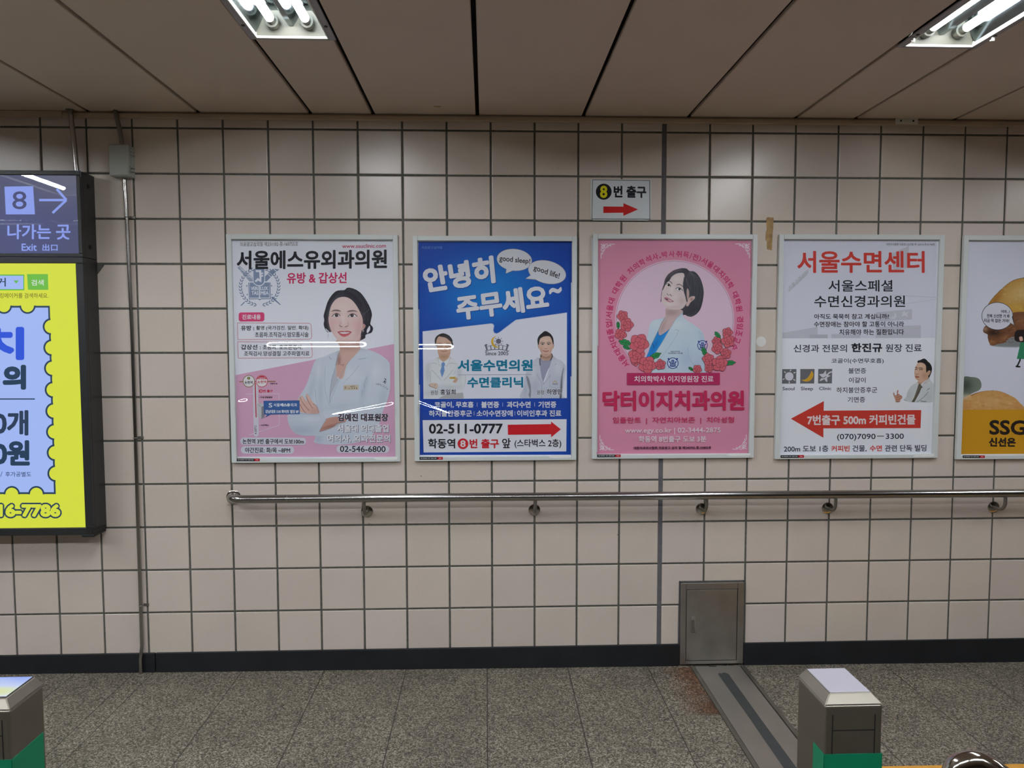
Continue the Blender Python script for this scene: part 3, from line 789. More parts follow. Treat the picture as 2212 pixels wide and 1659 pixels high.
class Photo:
    """a halftone photograph: a fine grid of dots painted with soft-edged shapes, cut out along its outline"""
    def __init__(self, x0, y0, x1, y1, step, back, base=False):
        self.x0, self.y0, self.step = x0, y0, step
        self.w = int((x1 - x0) / step) + 1; self.h = int((y1 - y0) / step) + 1
        self.X, self.Y = np.meshgrid(x0 + np.arange(self.w) * step, y0 + np.arange(self.h) * step)
        self.C = np.tile(np.asarray(back, float), (self.h, self.w, 1)); self.A = np.full((self.h, self.w), 1.0 if base else 0.0)
        self.o = (0, 0); self.s = 1
    def crop(self, ox, oy, s, O=(0, 0), S=3.19):
        self.s = s / S; self.o = ((ox - O[0]) * S, (oy - O[1]) * S); return self
    def P(self, pts): return np.asarray(pts, float) / self.s + np.array(self.o)
    def win(self, P, m):
        lo, hi = P.min(0) - m, P.max(0) + m
        i0 = max(0, int((lo[0] - self.x0) / self.step)); i1 = min(self.w, int((hi[0] - self.x0) / self.step) + 2)
        j0 = max(0, int((lo[1] - self.y0) / self.step)); j1 = min(self.h, int((hi[1] - self.y0) / self.step) + 2)
        return (slice(j0, max(j1, j0)), slice(i0, max(i1, i0)))
    def dist(self, P, W, closed):
        X, Y = self.X[W], self.Y[W]; d = np.full(X.shape, 1e9); ins = np.zeros(X.shape, bool)
        Q = np.roll(P, -1, 0) if closed else P[1:]
        for a, b_ in zip(P if closed else P[:-1], Q):
            e = b_ - a; L = e @ e + 1e-12
            t = np.clip(((X - a[0]) * e[0] + (Y - a[1]) * e[1]) / L, 0, 1)
            d = np.minimum(d, np.hypot(X - a[0] - t * e[0], Y - a[1] - t * e[1]))
            if closed and abs(e[1]) > 1e-12:
                ins ^= ((a[1] > Y) != (b_[1] > Y)) & (X < e[0] * (Y - a[1]) / e[1] + a[0])
        return d, ins
    def mix(self, W, m, col, alpha, base):
        m = m * alpha
        col = np.asarray(col, float)
        self.C[W] = self.C[W] * (1 - m[..., None]) + col * m[..., None]
        if base: self.A[W] = np.maximum(self.A[W], m)
    def poly(self, pts, col, soft=1.8, smooth=True, alpha=1.0, base=True):
        P = self.P(pts)
        if smooth: P = spline(P, 5)
        W = self.win(P, soft + 1)
        if self.X[W].size == 0: return self
        d, ins = self.dist(P, W, True)
        self.mix(W, np.clip(.5 + np.where(ins, d, -d) / soft, 0, 1), col, alpha, base); return self
    def line(self, pts, col, w, soft=1.6, alpha=1.0, smooth=True, base=False):
        P = self.P(pts); w = w / self.s
        if smooth and len(P) > 2: P = spline(P, 5, False)
        W = self.win(P, w + soft + 1)
        if self.X[W].size == 0: return self
        d, _ = self.dist(P, W, False)
        self.mix(W, np.clip(.5 + (w / 2 - d) / soft, 0, 1), col, alpha, base); return self
    def blob(self, cx, cy, rx, ry, col, alpha=.4, rot=0.0):
        (c,), s = self.P([(cx, cy)]), self.s; rx, ry = rx / s, ry / s
        W = self.win(np.array([c]), max(rx, ry) * 2.5)
        if self.X[W].size == 0: return self
        X, Y = self.X[W] - c[0], self.Y[W] - c[1]; ca, sa = math.cos(rot), math.sin(rot)
        u, v = (X * ca + Y * sa) / rx, (-X * sa + Y * ca) / ry
        self.mix(W, np.exp(-(u * u + v * v)), col, alpha, False); return self
    def strands(self, a, b_, n, col, w, alpha, spread):
        """loose hair highlights between two guide curves"""
        A, B = np.array(a, float), np.array(b_, float)
        for k in range(n):
            t = (k + .5) / n; p = A * (1 - t) + B * t
            p = p + rng.normal(0, spread, p.shape); self.line(p.tolist(), col, w, 3.0, alpha)
        return self
    def noise(self, amp): self.C += rng.normal(0, amp, (self.h, self.w, 1)); return self
    def done(self, sheet, name, parent=None, label=None):
        P = np.c_[self.X.ravel(), self.Y.ravel()]; xz = sheet.map(P)
        keep = self.A > .5
        q = keep[:-1, :-1] & keep[1:, :-1] & keep[:-1, 1:] & keep[1:, 1:]
        j, i = np.nonzero(q); a = j * self.w + i
        F = np.c_[a, a + 1, a + self.w + 1, a + self.w]
        used = np.unique(F); remap = np.full(self.w * self.h, -1); remap[used] = np.arange(len(used))
        V = np.c_[xz[used, 0], np.full(len(used), sheet.y - sheet.k * sheet.step), xz[used, 1]]; sheet.k += 1
        F = remap[F]
        me = bpy.data.meshes.new(name)
        me.vertices.add(len(V)); me.vertices.foreach_set('co', V.astype(np.float32).ravel())
        me.loops.add(F.size); me.loops.foreach_set('vertex_index', F.astype(np.int32).ravel())
        me.polygons.add(len(F)); me.polygons.foreach_set('loop_start', np.arange(0, F.size, 4, dtype=np.int32))
        me.update(calc_edges=True)
        at = me.attributes.new('ink', 'FLOAT_COLOR', 'POINT')
        c = np.ones((len(V), 4), np.float32); c[:, :3] = lin(np.clip(self.C.reshape(-1, 3)[used], 0, 255)); at.data.foreach_set('color', c.ravel())
        o = link_mesh(name, me, sheet.ink, parent or sheet.root)
        if label: o['label'] = label
        return o

def poster(corners, x0, z0, x1, z1, label, ripple, tagged=True):
    """corners: layout coordinates of the frame's corners tl, tr, br, bl"""
    t = thing('framed_poster', ((x0 + x1) / 2, 0, z0), label, 'poster', 'framed posters along the wall')
    yb, yf = -.0048, -.0240; fw = .0225
    b = MB()
    for (a, c_, d, e) in ((x0, z0, x0 + fw, z1), (x1 - fw, z0, x1, z1), (x0 + fw, z1 - fw, x1 - fw, z1), (x0 + fw, z0, x1 - fw, z0 + .0185)):
        b.box(a, yf, c_, d, yb, e, .0022, 2)
    b.build('frame', MATS['frame_alu'], t)
    b = MB(); b.box(x0 + .01, -.0075, z0 + .01, x1 - .01, yb, z1 - .01); b.build('backing_board', MATS['white_paper'], t)
    H = homography(corners, [(x0, z1), (x1, z1), (x1, z0), (x0, z0)])
    sh = Sheet(H, -.0080, t, INK)
    sh.front = Sheet(H, yf - .0001, t, INK)          # stickers on the face of the frame
    # clear plastic cover, loosely bowed by the snap frame
    nx, nz = 60, 260; fx = .012
    X = np.linspace(x0 + fx, x1 - fx, nx); Z = np.linspace(z0 + fx, z1 - fx, nz); gx, gz = np.meshgrid(X, Z)
    d = np.zeros_like(gx)
    for (zr_, sl, half, tilt, xa, xb) in ripple:
        zz = zr_ + tilt * (gx - (x0 + x1) / 2); u = (gz - zz) / half
        wx = 1 / (1 + np.exp(-(gx - xa) / .008)) / (1 + np.exp((gx - xb) / .008))
        d += wx * sl * half * u * np.exp(-u * u)          # slope sl along the bow's middle line
    V = np.c_[gx.ravel(), (-.0205 + d).ravel(), gz.ravel()]
    F = [(j * nx + i, j * nx + i + 1, (j + 1) * nx + i + 1, (j + 1) * nx + i) for j in range(nz - 1) for i in range(nx - 1)]
    me = bpy.data.meshes.new('clear_cover'); me.from_pydata(V.tolist(), [], F)
    link_mesh('clear_cover', me, MATS['clear_cover' if ripple else 'satin_cover'], t, True)
    return t, sh

def corner_tag(sh, x, y):
    """little black and red maker's tag at the sheet's foot"""
    sh.rect(x, y, x + 123, y + 19, (22, 22, 26)); sh.rect(x + 123, y - .5, x + 160, y + 18.5, (178, 30, 44))
    for a, w in ((7, 12), (22, 32), (59, 13), (77, 20), (100, 17)): sh.rect(x + a, y + 6, x + a + w, y + 12, (170, 172, 178))
    sh.rect(x + 132, y + 6, x + 150, y + 12, (236, 150, 158))
    return sh.done('maker_tag', label='small black and red maker tag on the frame')

# ------------------------------------------------------------------ poster 1: breast and thyroid clinic
PAPER = (242, 245, 255); INKB = (34, 36, 46)
O1 = (480, 490)
t, s = poster([(25, 45), (1208, 60), (1228, 1615), (68, 1630)], -1.1665, .982, -.398, 2.0195,
              'leftmost framed poster, pink and white, with a woman in a white coat',
              [(1.520, .1655, .105, 0, -1.03, -.515), (1.190, .256, .052, .176, -.755, -.40), (1.315, .248, .045, .14, -1.16, -1.06)])
s.poly([(58, 84), (1172, 88), (1192, 1594), (104, 1594)], PAPER)
s.poly([(88, 1022), (1182, 808), (1192, 1586), (102, 1590)], (226, 178, 208))
s.poly([(1110, 62), (1170, 74), (1200, 112), (1204, 180), (1180, 190), (1170, 120), (1140, 86)], (238, 240, 244))  # highlight of the curled top right corner, painted as a pale patch
pr = s.done('print', label='pink and white printed sheet')
# emblem: wreath, torch, pen, shield and book
EO, ES = (500, 570), 16.59
def em(pts): return [((x / ES + EO[0] - O1[0]) * 3.19, (y / ES + EO[1] - O1[1]) * 3.19) for x, y in pts]
BL = (140, 158, 190); BD = (122, 142, 176)
s.poly(em([(180, 110), (260, 40), (740, 480), (740, 610), (620, 610)]), (168, 182, 206))
s.line(em([(250, 80), (730, 520)]), PAPER, 4)
for y in (190, 430, 600): s.line(em([(200, y), (740, y + 20)]), PAPER, 2.5)
s.poly(em([(1180, 430), (1470, 150), (1700, 180), (1640, 230), (1560, 280), (1240, 610), (1180, 610)]), BL)
s.line(em([(1260, 320), (1420, 480)]), PAPER, 4); s.line(em([(1330, 290), (1470, 410)]), PAPER, 2.5); s.line(em([(1450, 130), (1640, 290)]), PAPER, 4)
s.poly(em([(295, 1470), (430, 1340), (450, 1370), (320, 1490)]), BD); s.poly(em([(1420, 1150), (1480, 1180), (1760, 1460), (1720, 1460), (1410, 1210)]), BD)
s.poly(em([(575, 650), (760, 640), (1180, 640), (1375, 650), (1390, 1250), (1040, 1255), (990, 1295), (930, 1250), (600, 1255)]), BD)
s.poly(em([(605, 640), (1345, 640), (1360, 1225), (1030, 1225), (985, 1250), (945, 1225), (620, 1225)]), PAPER)
s.rect(*em([(625, 650)])[0], *em([(962, 1195)])[0], BL); s.rect(*em([(1000, 650)])[0], *em([(1335, 1195)])[0], BL)
s.poly(em([(735, 150), (1180, 150), (1180, 600), (1150, 700), (1060, 770), (960, 785), (860, 760), (770, 690), (740, 600)]), PAPER)
s.poly(em([(760, 155), (1155, 155), (1155, 590), (1120, 680), (1050, 735), (960, 750), (870, 730), (790, 670), (762, 590)]), BL)
s.poly(em([(840, 200), (1045, 200), (1045, 290), (1110, 290), (1110, 350), (1045, 350), (1045, 380), (1110, 380), (1110, 440), (1050, 440), (1050, 650), (930, 580), (850, 640), (805, 590), (920, 480), (985, 530), (965, 270), (845, 270)]), PAPER)
for st, bx in (('VERI', (665, 795, 940, 930)), ('LUX', (1015, 795, 1290, 930)), ('TAS', (690, 960, 945, 1095)), ('MEA', (1020, 960, 1315, 1095))):
    a, c_ = em([bx[:2], bx[2:]]); s.text(st, (*a, *c_), PAPER, .9)
for side in (-1, 1):
    for k in range(17):
        a = math.radians(172 - k * 9.6) if side > 0 else math.radians(188 + k * 9.6)
        cx_, cy_ = 985 + 690 * math.sin(a), 800 - 670 * math.cos(a)
        if cy_ < 300 and abs(cx_ - 985) < 230: continue
        tx, ty = math.cos(a) * -side, math.sin(a) * -side * (670 / 690)
        for off in (-.5, .5):
            ca, sa = math.cos(off), math.sin(off); dx, dy = tx * ca - ty * sa, tx * sa + ty * ca
            nx_, ny_ = -dy, dx
            s.poly(em([(cx_, cy_), (cx_ + dx * 70 + nx_ * 22, cy_ + dy * 70 + ny_ * 22), (cx_ + dx * 150, cy_ + dy * 150), (cx_ + dx * 70 - nx_ * 22, cy_ + dy * 70 - ny_ * 22)]), BD)
for q in ((505, 770), (1400, 770), (520, 1080), (1410, 1090)): s.rect(*em([(q[0], q[1] - 25)])[0], *em([(q[0] + 36, q[1] + 25)])[0], BD)
s.done('emblem', pr, 'blue-grey university crest with wreath and open book')
s.text('의료광고심의필 제231102-중-160755호', (116, 99, 520, 129), (60, 62, 72)); s.text('www.ssuclinic.com', (824, 119, 1125, 146), (206, 60, 110), .5)
s.text('서울에스유외과의원', (92, 157, 1134, 290), INKB, 5.5)
s.text('유방 & 갑상선', (442, 312, 856, 390), (214, 46, 104), 2.6)
s.done('heading_text', pr)
s.rrect(108, 587, 287, 650, 16, (226, 76, 128)); s.text('진료내용', (132, 601, 262, 637), (244, 238, 246), 1.4)
def redbox(q):
    (ax, ay), (bx, by), (cx_, cy_), (dx, dy) = q
    s.line([(bx - 18, by), (ax, ay), (dx, dy), (cx_ - 18, cy_), (cx_ - 5, cy_ - 5), (cx_, cy_ - 18), (bx, by + 18), (bx - 5, by + 5), (bx - 18, by)], (206, 70, 96), 2.6)
redbox([(99, 660), (612, 664), (616, 774), (103, 776)]); redbox([(101, 791), (615, 795), (620, 903), (106, 904)])
s.text('유방 :', (124, 678, 216, 714), INKB, .8); s.text('촬영 (국가검진. 일반. 확대)', (230, 680, 592, 714), INKB, .4)
s.text('초음파.조직검사.맘모톰시술', (222, 724, 594, 760), INKB, .4)
s.text('갑상선 :', (124, 810, 262, 846), INKB, .8); s.text('초음파. 호르몬검사.', (276, 812, 554, 846), INKB, .4)
s.text('조직검사.양성결절 고주파열치료', (146, 856, 600, 890), INKB, .4)
s.done('treatment_list', pr)
# way-finding map
MO, MS = (510, 800), 11.06
def mp(*p): return [((x / MS + MO[0] - O1[0]) * 3.19, (y / MS + MO[1] - O1[1]) * 3.19) for x, y in p]
def mb(x0, y0, x1, y1): return (*mp((x0, y0))[0], *mp((x1, y1))[0])
WH = (224, 222, 234)
s.line(mp((220, 572), (1018, 566), (1026, 1320), (300, 1560)), (232, 214, 230), 5)
s.poly(mp((385, 300), (510, 300), (535, 1540), (510, 1590), (470, 1605), (430, 1590), (412, 1540)), WH)
s.line(mp((60, 275), (935, 270)), (150, 110, 50), 6); s.line(mp((445, 300), (468, 1135)), (196, 44, 72), 7)
for cx_, c_ in ((290, (138, 112, 56)), (605, (206, 46, 76))):
    q = mp((cx_, 262))[0]; s.disc(*q, 42, c_); s.disc(*q, 38, (238, 238, 240))
q = mp((605, 262))[0]
s.poly([(q[0] + 37 * math.cos(a), q[1] + 37 * math.sin(a)) for a in np.linspace(math.radians(202), math.radians(338), 20)], (206, 46, 76))
s.text('신분당선', mb(520, 172, 685, 205), (244, 236, 240), .3)
s.disc(*mp((287, 190))[0], 10, (112, 106, 40)); s.text('7', mb(276, 170, 298, 212), (235, 235, 190), .4)
s.text('논현역', mb(190, 258, 382, 330), (44, 40, 46), .6); s.text('논현역', mb(497, 245, 715, 315), (206, 46, 76), .6)
s.text('학동역', mb(805, 305, 930, 340), (50, 44, 52), .6); s.poly(mp((950, 300), (985, 322), (950, 345)), (40, 36, 44))
s.disc(*mp((578, 500))[0], 12.5, (206, 40, 70)); s.text('3', mb(560, 472, 600, 528), (244, 236, 240), .5); s.text('번 출구', mb(636, 465, 870, 530), (206, 40, 70), .7)
s.text('• 자생 한방병원', mb(540, 628, 858, 672), (54, 46, 56), .5); s.text('• 스타벅스', mb(556, 1298, 775, 1342), (54, 46, 56), .5)
for i, ch in enumerate('신논현역'): s.text(ch, mb(425, 1325 + i * 42, 478, 1362 + i * 42), (54, 50, 60), .2)
s.poly(mp((440, 1508), (482, 1508), (461, 1540)), (40, 36, 44))
s.poly(mp((495, 812), (570, 780), (678, 830), (672, 1130), (600, 1172), (500, 1118)), (206, 208, 214)); s.poly(mp((602, 885), (675, 838), (670, 1130), (603, 1168)), (150, 152, 160))
s.line(mp((497, 815), (600, 885), (602, 1170)), (120, 122, 130), 1.6); s.poly(mp((540, 800), (565, 780), (580, 800), (560, 812)), (182, 184, 190))
for k in range(6): s.line(mp((612, 905 + 42 * k), (668, 868 + 42 * k)), (92, 94, 104), 2.4)
s.done('location_map', pr)
# the doctor
ph = Photo(445, 410, 1200, 1560, 1.9, PAPER)
A1 = lambda: ph.crop(680, 610, 9.217, O1); B1 = lambda: ph.crop(620, 780, 8.296, O1)
ph.crop(0, 0, 1, O1)
ph.poly([(732, 757), (700, 770), (681, 778), (671, 803), (660, 834), (643, 862), (640, 882), (623, 894), (621.5, 912), (632, 933), (650, 941), (680, 943), (681, 958), (740, 961), (790, 950), (815, 925), (827, 889), (836, 867), (842, 840), (842, 793), (838, 780), (821, 766), (800, 757), (778, 752), (760, 756)], (214, 224, 238))
B1()
for q in ((440, 500, 60, 300, .3, .25), (600, 560, 50, 300, .35, 0), (1400, 420, 40, 200, .35, .3), (1360, 600, 50, 160, .3, .1), (1720, 650, 90, 200, .3, .2), (150, 1180, 150, 130, .35, 0), (300, 1290, 200, 60, .45, 0), (980, 820, 300, 70, .25, -.1), (560, 1400, 90, 120, .5, 0), (900, 1350, 300, 140, .25, 0)):
    ph.blob(q[0], q[1], q[2], q[3], (172, 184, 206), q[4], q[5])
for q in ((1150, 250, 160, 120), (1600, 200, 120, 200), (330, 1100, 200, 80), (560, 200, 50, 160)): ph.blob(*q, (236, 242, 250), .5)
A1()
ph.poly([(575, 150), (640, 105), (760, 120), (900, 200), (1010, 340), (1100, 510), (1135, 640), (1115, 760), (1105, 830), (1150, 890), (1155, 950), (1120, 1010), (1040, 1035), (1005, 1060), (1000, 1110), (930, 1150), (860, 1150), (600, 900), (320, 990), (250, 950), (190, 890), (170, 830), (180, 750), (170, 660), (200, 540), (250, 380), (330, 250), (430, 165)], (44, 44, 54))
ph.poly([(1030, 960), (1080, 870), (1098, 900), (1090, 960), (1040, 1015)], PAPER)
for q in ([(245, 940), (262, 1020), (258, 1110), (225, 1195)], [(270, 985), (320, 1020), (360, 1075)], [(1000, 1075), (1010, 1130)], [(900, 1150), (940, 1220)]): ph.line(q, (70, 68, 80), 9, 2.0, .85, base=True)
ph.line([(190, 780), (185, 870), (225, 960), (262, 1000)], (52, 50, 60), 16, base=True)
ph.poly([(430, 1150), (880, 1000), (890, 1220), (895, 1330), (800, 1450), (700, 1560), (630, 1660), (560, 1900), (470, 1900), (420, 1650), (490, 1400), (480, 1250)], (222, 186, 176))
ph.blob(680, 1290, 260, 70, (176, 132, 122), .55); ph.blob(480, 1560, 40, 150, (150, 110, 104), .6)
B1()
ph.poly([(872, 110), (884, 300), (925, 325), (850, 480), (790, 600), (765, 725), (768, 560), (795, 340)], (196, 200, 214), smooth=False)
ph.poly([(880, 80), (1085, 40), (1000, 170), (885, 302)], (220, 180, 168), smooth=False)
for p, w in (([(868, 60), (862, 130), (800, 330), (772, 560), (766, 720), (775, 760)], 8), ([(1110, 0), (1020, 150), (900, 420), (770, 745)], 5), ([(680, 100), (672, 330), (690, 560), (760, 800)], 4), ([(1300, 70), (1180, 220), (1060, 345)], 4), ([(1430, 280), (1385, 400), (1385, 480)], 6), ([(1345, 540), (1335, 610)], 4), ([(505, 520), (520, 690), (560, 860)], 5), ([(430, 210), (445, 240)], 5), ([(1190, 860), (1500, 800), (1700, 850)], 3)):
    ph.line(p, (146, 160, 186), w, 2.2, .8)
ph.line([(960, 80), (1010, 60), (1000, 95)], (140, 96, 92), 6)
A1()
ph.line([(285, 1490), (320, 1530)], (150, 160, 180), 9); ph.line([(870, 1535), (1015, 1510)], (150, 160, 180), 8)
ph.line([(480, 1400), (450, 1520), (420, 1640)], (150, 140, 150), 12)
# head
ph.poly([(940, 850), (975, 828), (1008, 868), (988, 912), (952, 955), (925, 935)], (206, 156, 150)); ph.line([(960, 915), (950, 960), (958, 985), (972, 960)], (232, 232, 238), 8)
ph.poly([(540, 290), (640, 300), (740, 360), (830, 470), (900, 600), (945, 720), (950, 850), (928, 970), (900, 1065), (860, 1150), (790, 1210), (700, 1238), (600, 1232), (500, 1200), (430, 1130), (355, 1030), (300, 900), (270, 760), (275, 650), (300, 520), (360, 400), (440, 320)], (236, 210, 206))
ph.blob(560, 500, 180, 160, (244, 224, 216), .6); ph.blob(880, 900, 70, 260, (212, 168, 164), .55, .15); ph.blob(330, 900, 60, 220, (222, 184, 182), .5, -.2)
ph.blob(380, 800, 90, 80, (236, 180, 184), .45); ph.blob(800, 830, 100, 80, (236, 180, 184), .4); ph.blob(640, 1190, 230, 50, (214, 172, 166), .5); ph.blob(560, 720, 40, 120, (248, 232, 228), .6); ph.blob(510, 820, 26, 50, (214, 172, 168), .5); ph.blob(660, 830, 22, 50, (220, 180, 176), .4); ph.blob(570, 920, 110, 26, (220, 182, 178), .5)
ph.blob(425, 620, 90, 34, (206, 168, 164), .5); ph.blob(745, 625, 95, 34, (206, 168, 164), .5)
for b_ in ([(320, 582), (380, 545), (470, 548), (518, 578), (460, 576), (380, 572)], [(635, 590), (690, 558), (780, 555), (848, 588), (775, 580), (700, 587)]): ph.poly(b_, (116, 92, 92), 3.5, alpha=.85)
for w_, i_, l_ in (([(345, 672), (395, 632), (452, 630), (494, 662), (450, 684), (390, 686)], (430, 656), [(338, 676), (395, 628), (452, 622), (498, 662)]), ([(664, 684), (700, 646), (755, 634), (805, 655), (832, 676), (760, 692)], (738, 660), [(660, 686), (700, 641), (755, 628), (805, 648), (840, 678)])):
    ph.poly(w_, (240, 236, 238)); ph.poly([(i_[0] + 33 * math.cos(a), i_[1] + 31 * math.sin(a)) for a in np.linspace(0, 5.9, 12)], (52, 40, 42)); ph.blob(i_[0] + 6, i_[1] - 8, 7, 7, (240, 240, 246), .9); ph.line(l_, (46, 38, 42), 12)
    ph.line([w_[0], w_[5], w_[4], w_[3]], (150, 112, 112), 5, 2, .6)
ph.line([(495, 862), (520, 882), (545, 880)], (120, 72, 72), 11); ph.line([(595, 882), (625, 880), (652, 868)], (120, 72, 72), 11); ph.line([(488, 830), (480, 862), (500, 884)], (198, 150, 146), 7, 2, .7); ph.line([(655, 820), (665, 855), (650, 880)], (198, 150, 146), 7, 2, .6)
ph.poly([(452, 986), (530, 966), (590, 974), (640, 964), (726, 986), (705, 1022), (650, 1064), (580, 1084), (520, 1064), (478, 1024)], (214, 104, 112), 2.2)
ph.poly([(478, 990), (580, 984), (700, 990), (655, 1016), (580, 1028), (515, 1016)], (244, 238, 238)); ph.line([(452, 986), (480, 994), (580, 986), (700, 992), (726, 986)], (130, 50, 58), 7); ph.line([(478, 1000), (520, 1022), (580, 1030), (655, 1020), (704, 1000)], (168, 64, 74), 5)
for x in (540, 580, 620): ph.line([(x, 990), (x, 1020)], (214, 204, 206), 3)
ph.strands([(600, 130), (500, 180), (330, 380), (230, 640)], [(560, 260), (430, 310), (320, 450), (270, 700)], 9, (84, 84, 96), 5, .5, 10); ph.strands([(600, 130), (800, 260), (940, 460), (960, 760)], [(700, 115), (960, 290), (1090, 540), (1090, 780)], 12, (88, 88, 100), 5, .5, 12)
ph.line([(960, 640), (1010, 600), (1080, 540)], (110, 110, 120), 14, 4, .6)
# crossed arms
B1()
ph.poly([(690, 1040), (960, 1000), (1060, 1080), (900, 1118), (830, 1175), (700, 1230), (578, 1268), (630, 1160)], (206, 156, 142)); ph.blob(760, 1180, 180, 30, (158, 104, 94), .6, -.3); ph.line([(1040, 1095), (890, 1125), (830, 1180), (700, 1235), (575, 1270)], (120, 96, 104), 9, 2.2, .8)
ph.poly([(20, 960), (225, 935), (400, 948), (575, 938), (700, 1035), (640, 1150), (580, 1265), (640, 1335), (480, 1345), (250, 1338), (100, 1270), (20, 1110)], (208, 218, 233)); ph.blob(250, 1250, 260, 90, (176, 188, 210), .6); ph.blob(420, 1040, 200, 60, (226, 234, 246), .6); ph.line([(230, 945), (400, 955), (575, 945)], (140, 152, 178), 6)
ph.line([(700, 1040), (640, 1150), (580, 1260)], (160, 172, 196), 6)
ph.poly([(232, 640), (262, 622), (300, 660), (345, 730), (350, 690), (335, 610), (355, 590), (400, 640), (455, 730), (520, 800), (556, 870), (572, 935), (400, 945), (330, 935), (222, 905), (222, 760), (196, 690), (215, 672)], (228, 190, 178))
for p in ([(232, 650), (275, 740), (330, 820), (392, 890)], [(340, 640), (390, 740), (430, 810), (462, 850)], [(224, 775), (270, 850), (300, 900), (338, 936)]): ph.line(p, (150, 92, 88), 8)
ph.line([(470, 770), (530, 820), (565, 930)], (120, 84, 88), 6); ph.blob(480, 900, 80, 50, (206, 160, 150), .6); ph.blob(270, 690, 18, 50, (244, 214, 206), .6, -.4); ph.blob(385, 670, 18, 50, (244, 214, 206), .6, -.4)
ph.poly([(1010, 437), (1275, 426), (1281, 515), (1014, 525)], (214, 200, 178), smooth=False); ph.line([(1130, 458), (1215, 452)], (120, 104, 90), 9); ph.line([(1090, 494), (1130, 492)], (120, 104, 90), 7); ph.line([(1035, 460), (1055, 475), (1035, 495)], (90, 80, 80), 8)
for x in (1160, 1200, 1240): ph.line([(x, 480), (x + 8, 496)], (110, 96, 86), 14)
ph.line([(1745, 315), (1768, 335), (1740, 365), (1770, 375)], (52, 54, 66), 11); ph.line([(1720, 385), (1745, 370), (1752, 408)], (52, 54, 66), 11)
ph.noise(1.6).done(s, 'portrait', pr, 'woman with tied dark hair in a white coat, arms folded')
s.poly(mp((645, 735), (1512, 722), (1520, 1055), (820, 1064), (690, 1135), (735, 1068), (660, 1068)), (62, 104, 168))
s.text('S', mb(770, 785, 860, 895), (232, 236, 244), 1.2); s.text('서울', mb(885, 790, 1040, 875), (222, 230, 242), .7); s.text('에스유', mb(1048, 790, 1290, 875), (236, 240, 248), 1.9); s.text('외과', mb(1298, 790, 1455, 875), (222, 230, 242), .7)
s.text('강남대로 518 화이트 빌딩 8F', mb(690, 950, 1495, 1035), (232, 236, 244), .9)
s.done('address_callout', pr, 'blue speech box with white lettering')
for i, ch in enumerate('서울에스유외과'):
    a = .28 + i * .085; cx_, cy_ = 1062 + i * 12.2, 1084 + i * i * .95
    s.text(ch, (cx_ - 5, cy_ - 7, cx_ + 5, cy_ + 7), (84, 88, 104), rot=a)
s.done('sleeve_lettering', pr)
s.text('김예진 대표원장', (796, 1287, 1144, 1342), (52, 44, 58), 2.6, halo=((226, 220, 234), 2.2))
for st, bx in (('서울대 의대졸업', (792, 1361, 1146, 1418)), ('여의사, 외과전문의', (722, 1432, 1158, 1488))):
    s.text(st, (bx[0] + 3, bx[1] + 3, bx[2] + 3, bx[3] + 3), (106, 100, 118), 2.9, keep=True); s.text(st, bx, (238, 240, 248), 2.3)
for q in ((121, 1456, 578, 1506, 24), (125, 1516, 495, 1568, 26), (788, 1508, 1150, 1558, 25)): s.rrect(*q[:4], q[4], (224, 226, 238))
s.text('논현역 3번 출구에서 도보100m', (137, 1464, 563, 1500), INKB, .9); s.text('야간진료: 화/목 ~8PM', (155, 1524, 468, 1562), INKB, .9); s.text('02-546-6800', (812, 1511, 1125, 1553), INKB, .9)
s.done('contact_text', pr)
corner_tag(s.front, 104, 1598)
s.front.poly([(1050, 1590), (1080, 1582), (1210, 1580), (1206, 1600), (1100, 1604), (1060, 1600)], (240, 241, 240)); s.front.done('torn_sticker')

# ------------------------------------------------------------------ poster 2: sleep clinic in blue
O2 = (880, 490)
t, s = poster([(35, 60), (1172, 68), (1160, 1608), (52, 1615)], -.332, .9835, .418, 2.0155,
              'blue sleep clinic poster with speech bubbles, two doctors and a red arrow pointing right',
              [(1.5092, .1687, .105, 0, -.36, -.118), (1.127, .259, .052, -.37, -.36, -.10)])
s.poly([(68, 92), (1140, 96), (1126, 1584), (82, 1588)], (242, 245, 252)); pr = s.done('print', label='blue printed sheet')
ph = Photo(64, 90, 1145, 1586, 5.5, (24, 74, 176), base=True); ph.crop(0, 0, 1, (0, 0), 1)
ph.blob(620, 420, 380, 240, (22, 128, 216), .95); ph.blob(480, 500, 240, 200, (28, 136, 222), .6); ph.blob(1020, 260, 150, 160, (18, 66, 176), .4); ph.blob(600, 1250, 600, 120, (36, 72, 176), .6)
P_ = np.c_[ph.X.ravel(), ph.Y.ravel()]
ph.A[:] = ((ph.X > 70 + (ph.Y - 96) * .0105) & (ph.X < 1139 - (ph.Y - 96) * .0085) & (ph.Y > 96) & (ph.Y < 1580)).astype(float)
ph.done(s, 'background', pr, 'blue ground shading to bright blue in the middle')
s.poly([(104, 722), (580, 668), (592, 672), (600, 684), (594, 716), (600, 732), (616, 738), (634, 730), (742, 648), (752, 643), (1103, 594), (1100, 1186), (110, 1190)], (200, 214, 240))
s.poly([(107, 725), (576, 672), (588, 676), (594, 686), (590, 720), (598, 736), (616, 741), (638, 733), (746, 652), (756, 647), (1100, 598), (1097, 1183), (113, 1187)], (232, 235, 248))
s.poly([(105, 1336), (1097, 1331), (1094, 1552), (112, 1558)], (238, 240, 250))
s.done('white_panel', pr)
SHD = (16, 60, 148); LET = (232, 234, 242)
def skew(st, quad, bold):
    s.text(st, None, SHD, bold + 1.8, quad=[(x + 3, y + 3) for x, y in quad], keep=True); s.text(st, None, LET, bold, quad=quad)
skew('안녕히', [(104, 290), (586, 205), (603, 380), (136, 450)], 11.5)
skew('주무세요', [(338, 486), (952, 402), (976, 566), (352, 642)], 10.5)
